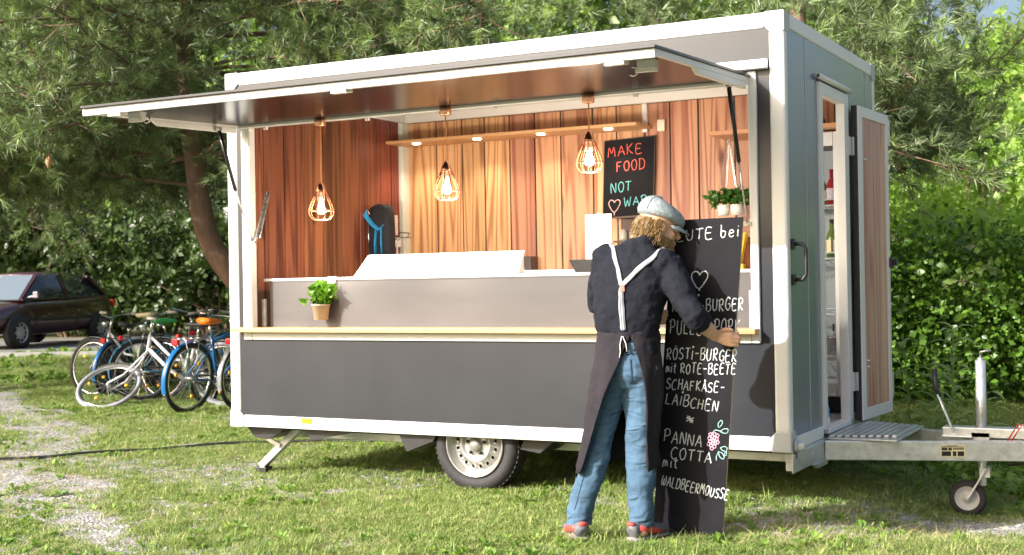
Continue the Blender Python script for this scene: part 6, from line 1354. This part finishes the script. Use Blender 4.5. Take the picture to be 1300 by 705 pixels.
for s in (-1,1):
    k = MB(); k.bar((.40,s*.575,1.355),(1.03,s*.70,.885),.05,.04); k.bar((-.28,s*.575,1.40),(-.36,s*.745,.90),.09,.03,(0,1,0)); k.bar((-1.14,s*.575,1.34),(-1.70,s*.66,.93),.10,.05); k.bar((1.02,s*.735,.895),(-1.7,s*.70,.935),.02,.03); k.build('window_pillar', CARP, car, bevel=.006)
    k = MB(); k.bar((.95,s*.842,.52),(-1.0,s*.845,.52),.012,.045); k.build('side_moulding', CB, car)
    k = MB(); k.add([(.88,s*.86,.93),(.88,s*.98,.93),(.88,s*.97,1.05),(.88,s*.87,1.05),(.80,s*.86,.94),(.80,s*.97,.94),(.80,s*.96,1.04),(.80,s*.87,1.04)],[(0,1,2,3),(7,6,5,4),(0,4,5,1),(1,5,6,2),(2,6,7,3),(3,7,4,0)]); k.bar((.85,s*.73,.94),(.84,s*.88,.97),.03,.03); k.build('wing_mirror', mat('mirror_grey',(.2,.18,.2),.3), car, bevel=.012)
    k = MB(); k.box((-.40,s*.845-.012,.76),(-.26,s*.845+.012,.79)); k.build('door_handle', CB, car, bevel=.003)
    k = MB(); k.bar((.72,s*.838,.88),(.74,s*.842,.28),.008,.01); k.bar((-.50,s*.842,.88),(-.52,s*.842,.28),.008,.01); k.build('door_gap', CB, car)
    k = MB(); k.box((-1.93,s*.62-.1,.72),(-1.82,s*.62+.14*(1 if s>0 else .7),.86)); k.build('tail_light', mat('tail_red',(.60,.04,.01),.2), car, bevel=.02)
    k = MB(); k.box((1.84,s*.55-.14,.55),(1.965,s*.55+.12,.68)); k.build('headlight', mat('lamp_clear',(.6,.62,.65),.08,spec=.9), car, bevel=.02)
    for x in (1.20,-1.28):
        k = MB(); k.lathe([(.0,.0),(.335,0),(.345,-.03),(.33,-.1)] if s>0 else [(.0,.0),(.335,0),(.345,.03),(.33,.1)],(x,s*.838,.31),'y',32); k.build('wheel_arch', CB, car)
        k = MB(); k.lathe([(.19,.02),(.22,.03),(.28,.02),(.295,-.02),(.295,-.16),(.2,-.17)] if s>0 else [(.19,-.02),(.22,-.03),(.28,-.02),(.295,.02),(.295,.16),(.2,.17)],(x,s*.84,.295),'y',32); w_ = k.build('wheel', RUBBER, car)
        k = MB(); q = 1 if s>0 else -1
        k.lathe([(.19,.02*q),(.18,.0),(.15,-.012*q),(.06,.012*q),(0,.016*q)],(x,s*.842,.295),'y',28)
        for i in range(9): a = i*.698; k.bar((x+.06*math.cos(a),s*.842+.012*q,.295+.06*math.sin(a)),(x+.165*math.cos(a),s*.842+.002*q,.295+.165*math.sin(a)),.022,.012,(0,1,0))
        k.build('hubcap', mat('hub_silver',(.45,.45,.46),.35,.5), w_)
k = MB(); k.bar((2.0,-.6,.42),(2.0,.6,.42),.06,.16,(0,0,1)); k.bar((-1.93,-.62,.45),(-1.93,.62,.45),.06,.16); k.build('bumper', CB, car, bevel=.03)
k = MB(); k.bar((.98,.05,.915),(.80,.50,1.06),.012,.012); k.bar((.98,-.45,.915),(.80,.0,1.06),.012,.012); k.build('wipers', CB, car)
k = MB(); k.box((-.0,.12,.85),(.25,.52,1.18)); k.box((-.0,-.52,.85),(.25,-.12,1.18)); k.build('seats', CB, car, bevel=.05)
h_ = (.184,-.983); car.location = (-18.34,10.87,.235); car.rotation_euler = (0,0,math.atan2(h_[1],h_[0]))
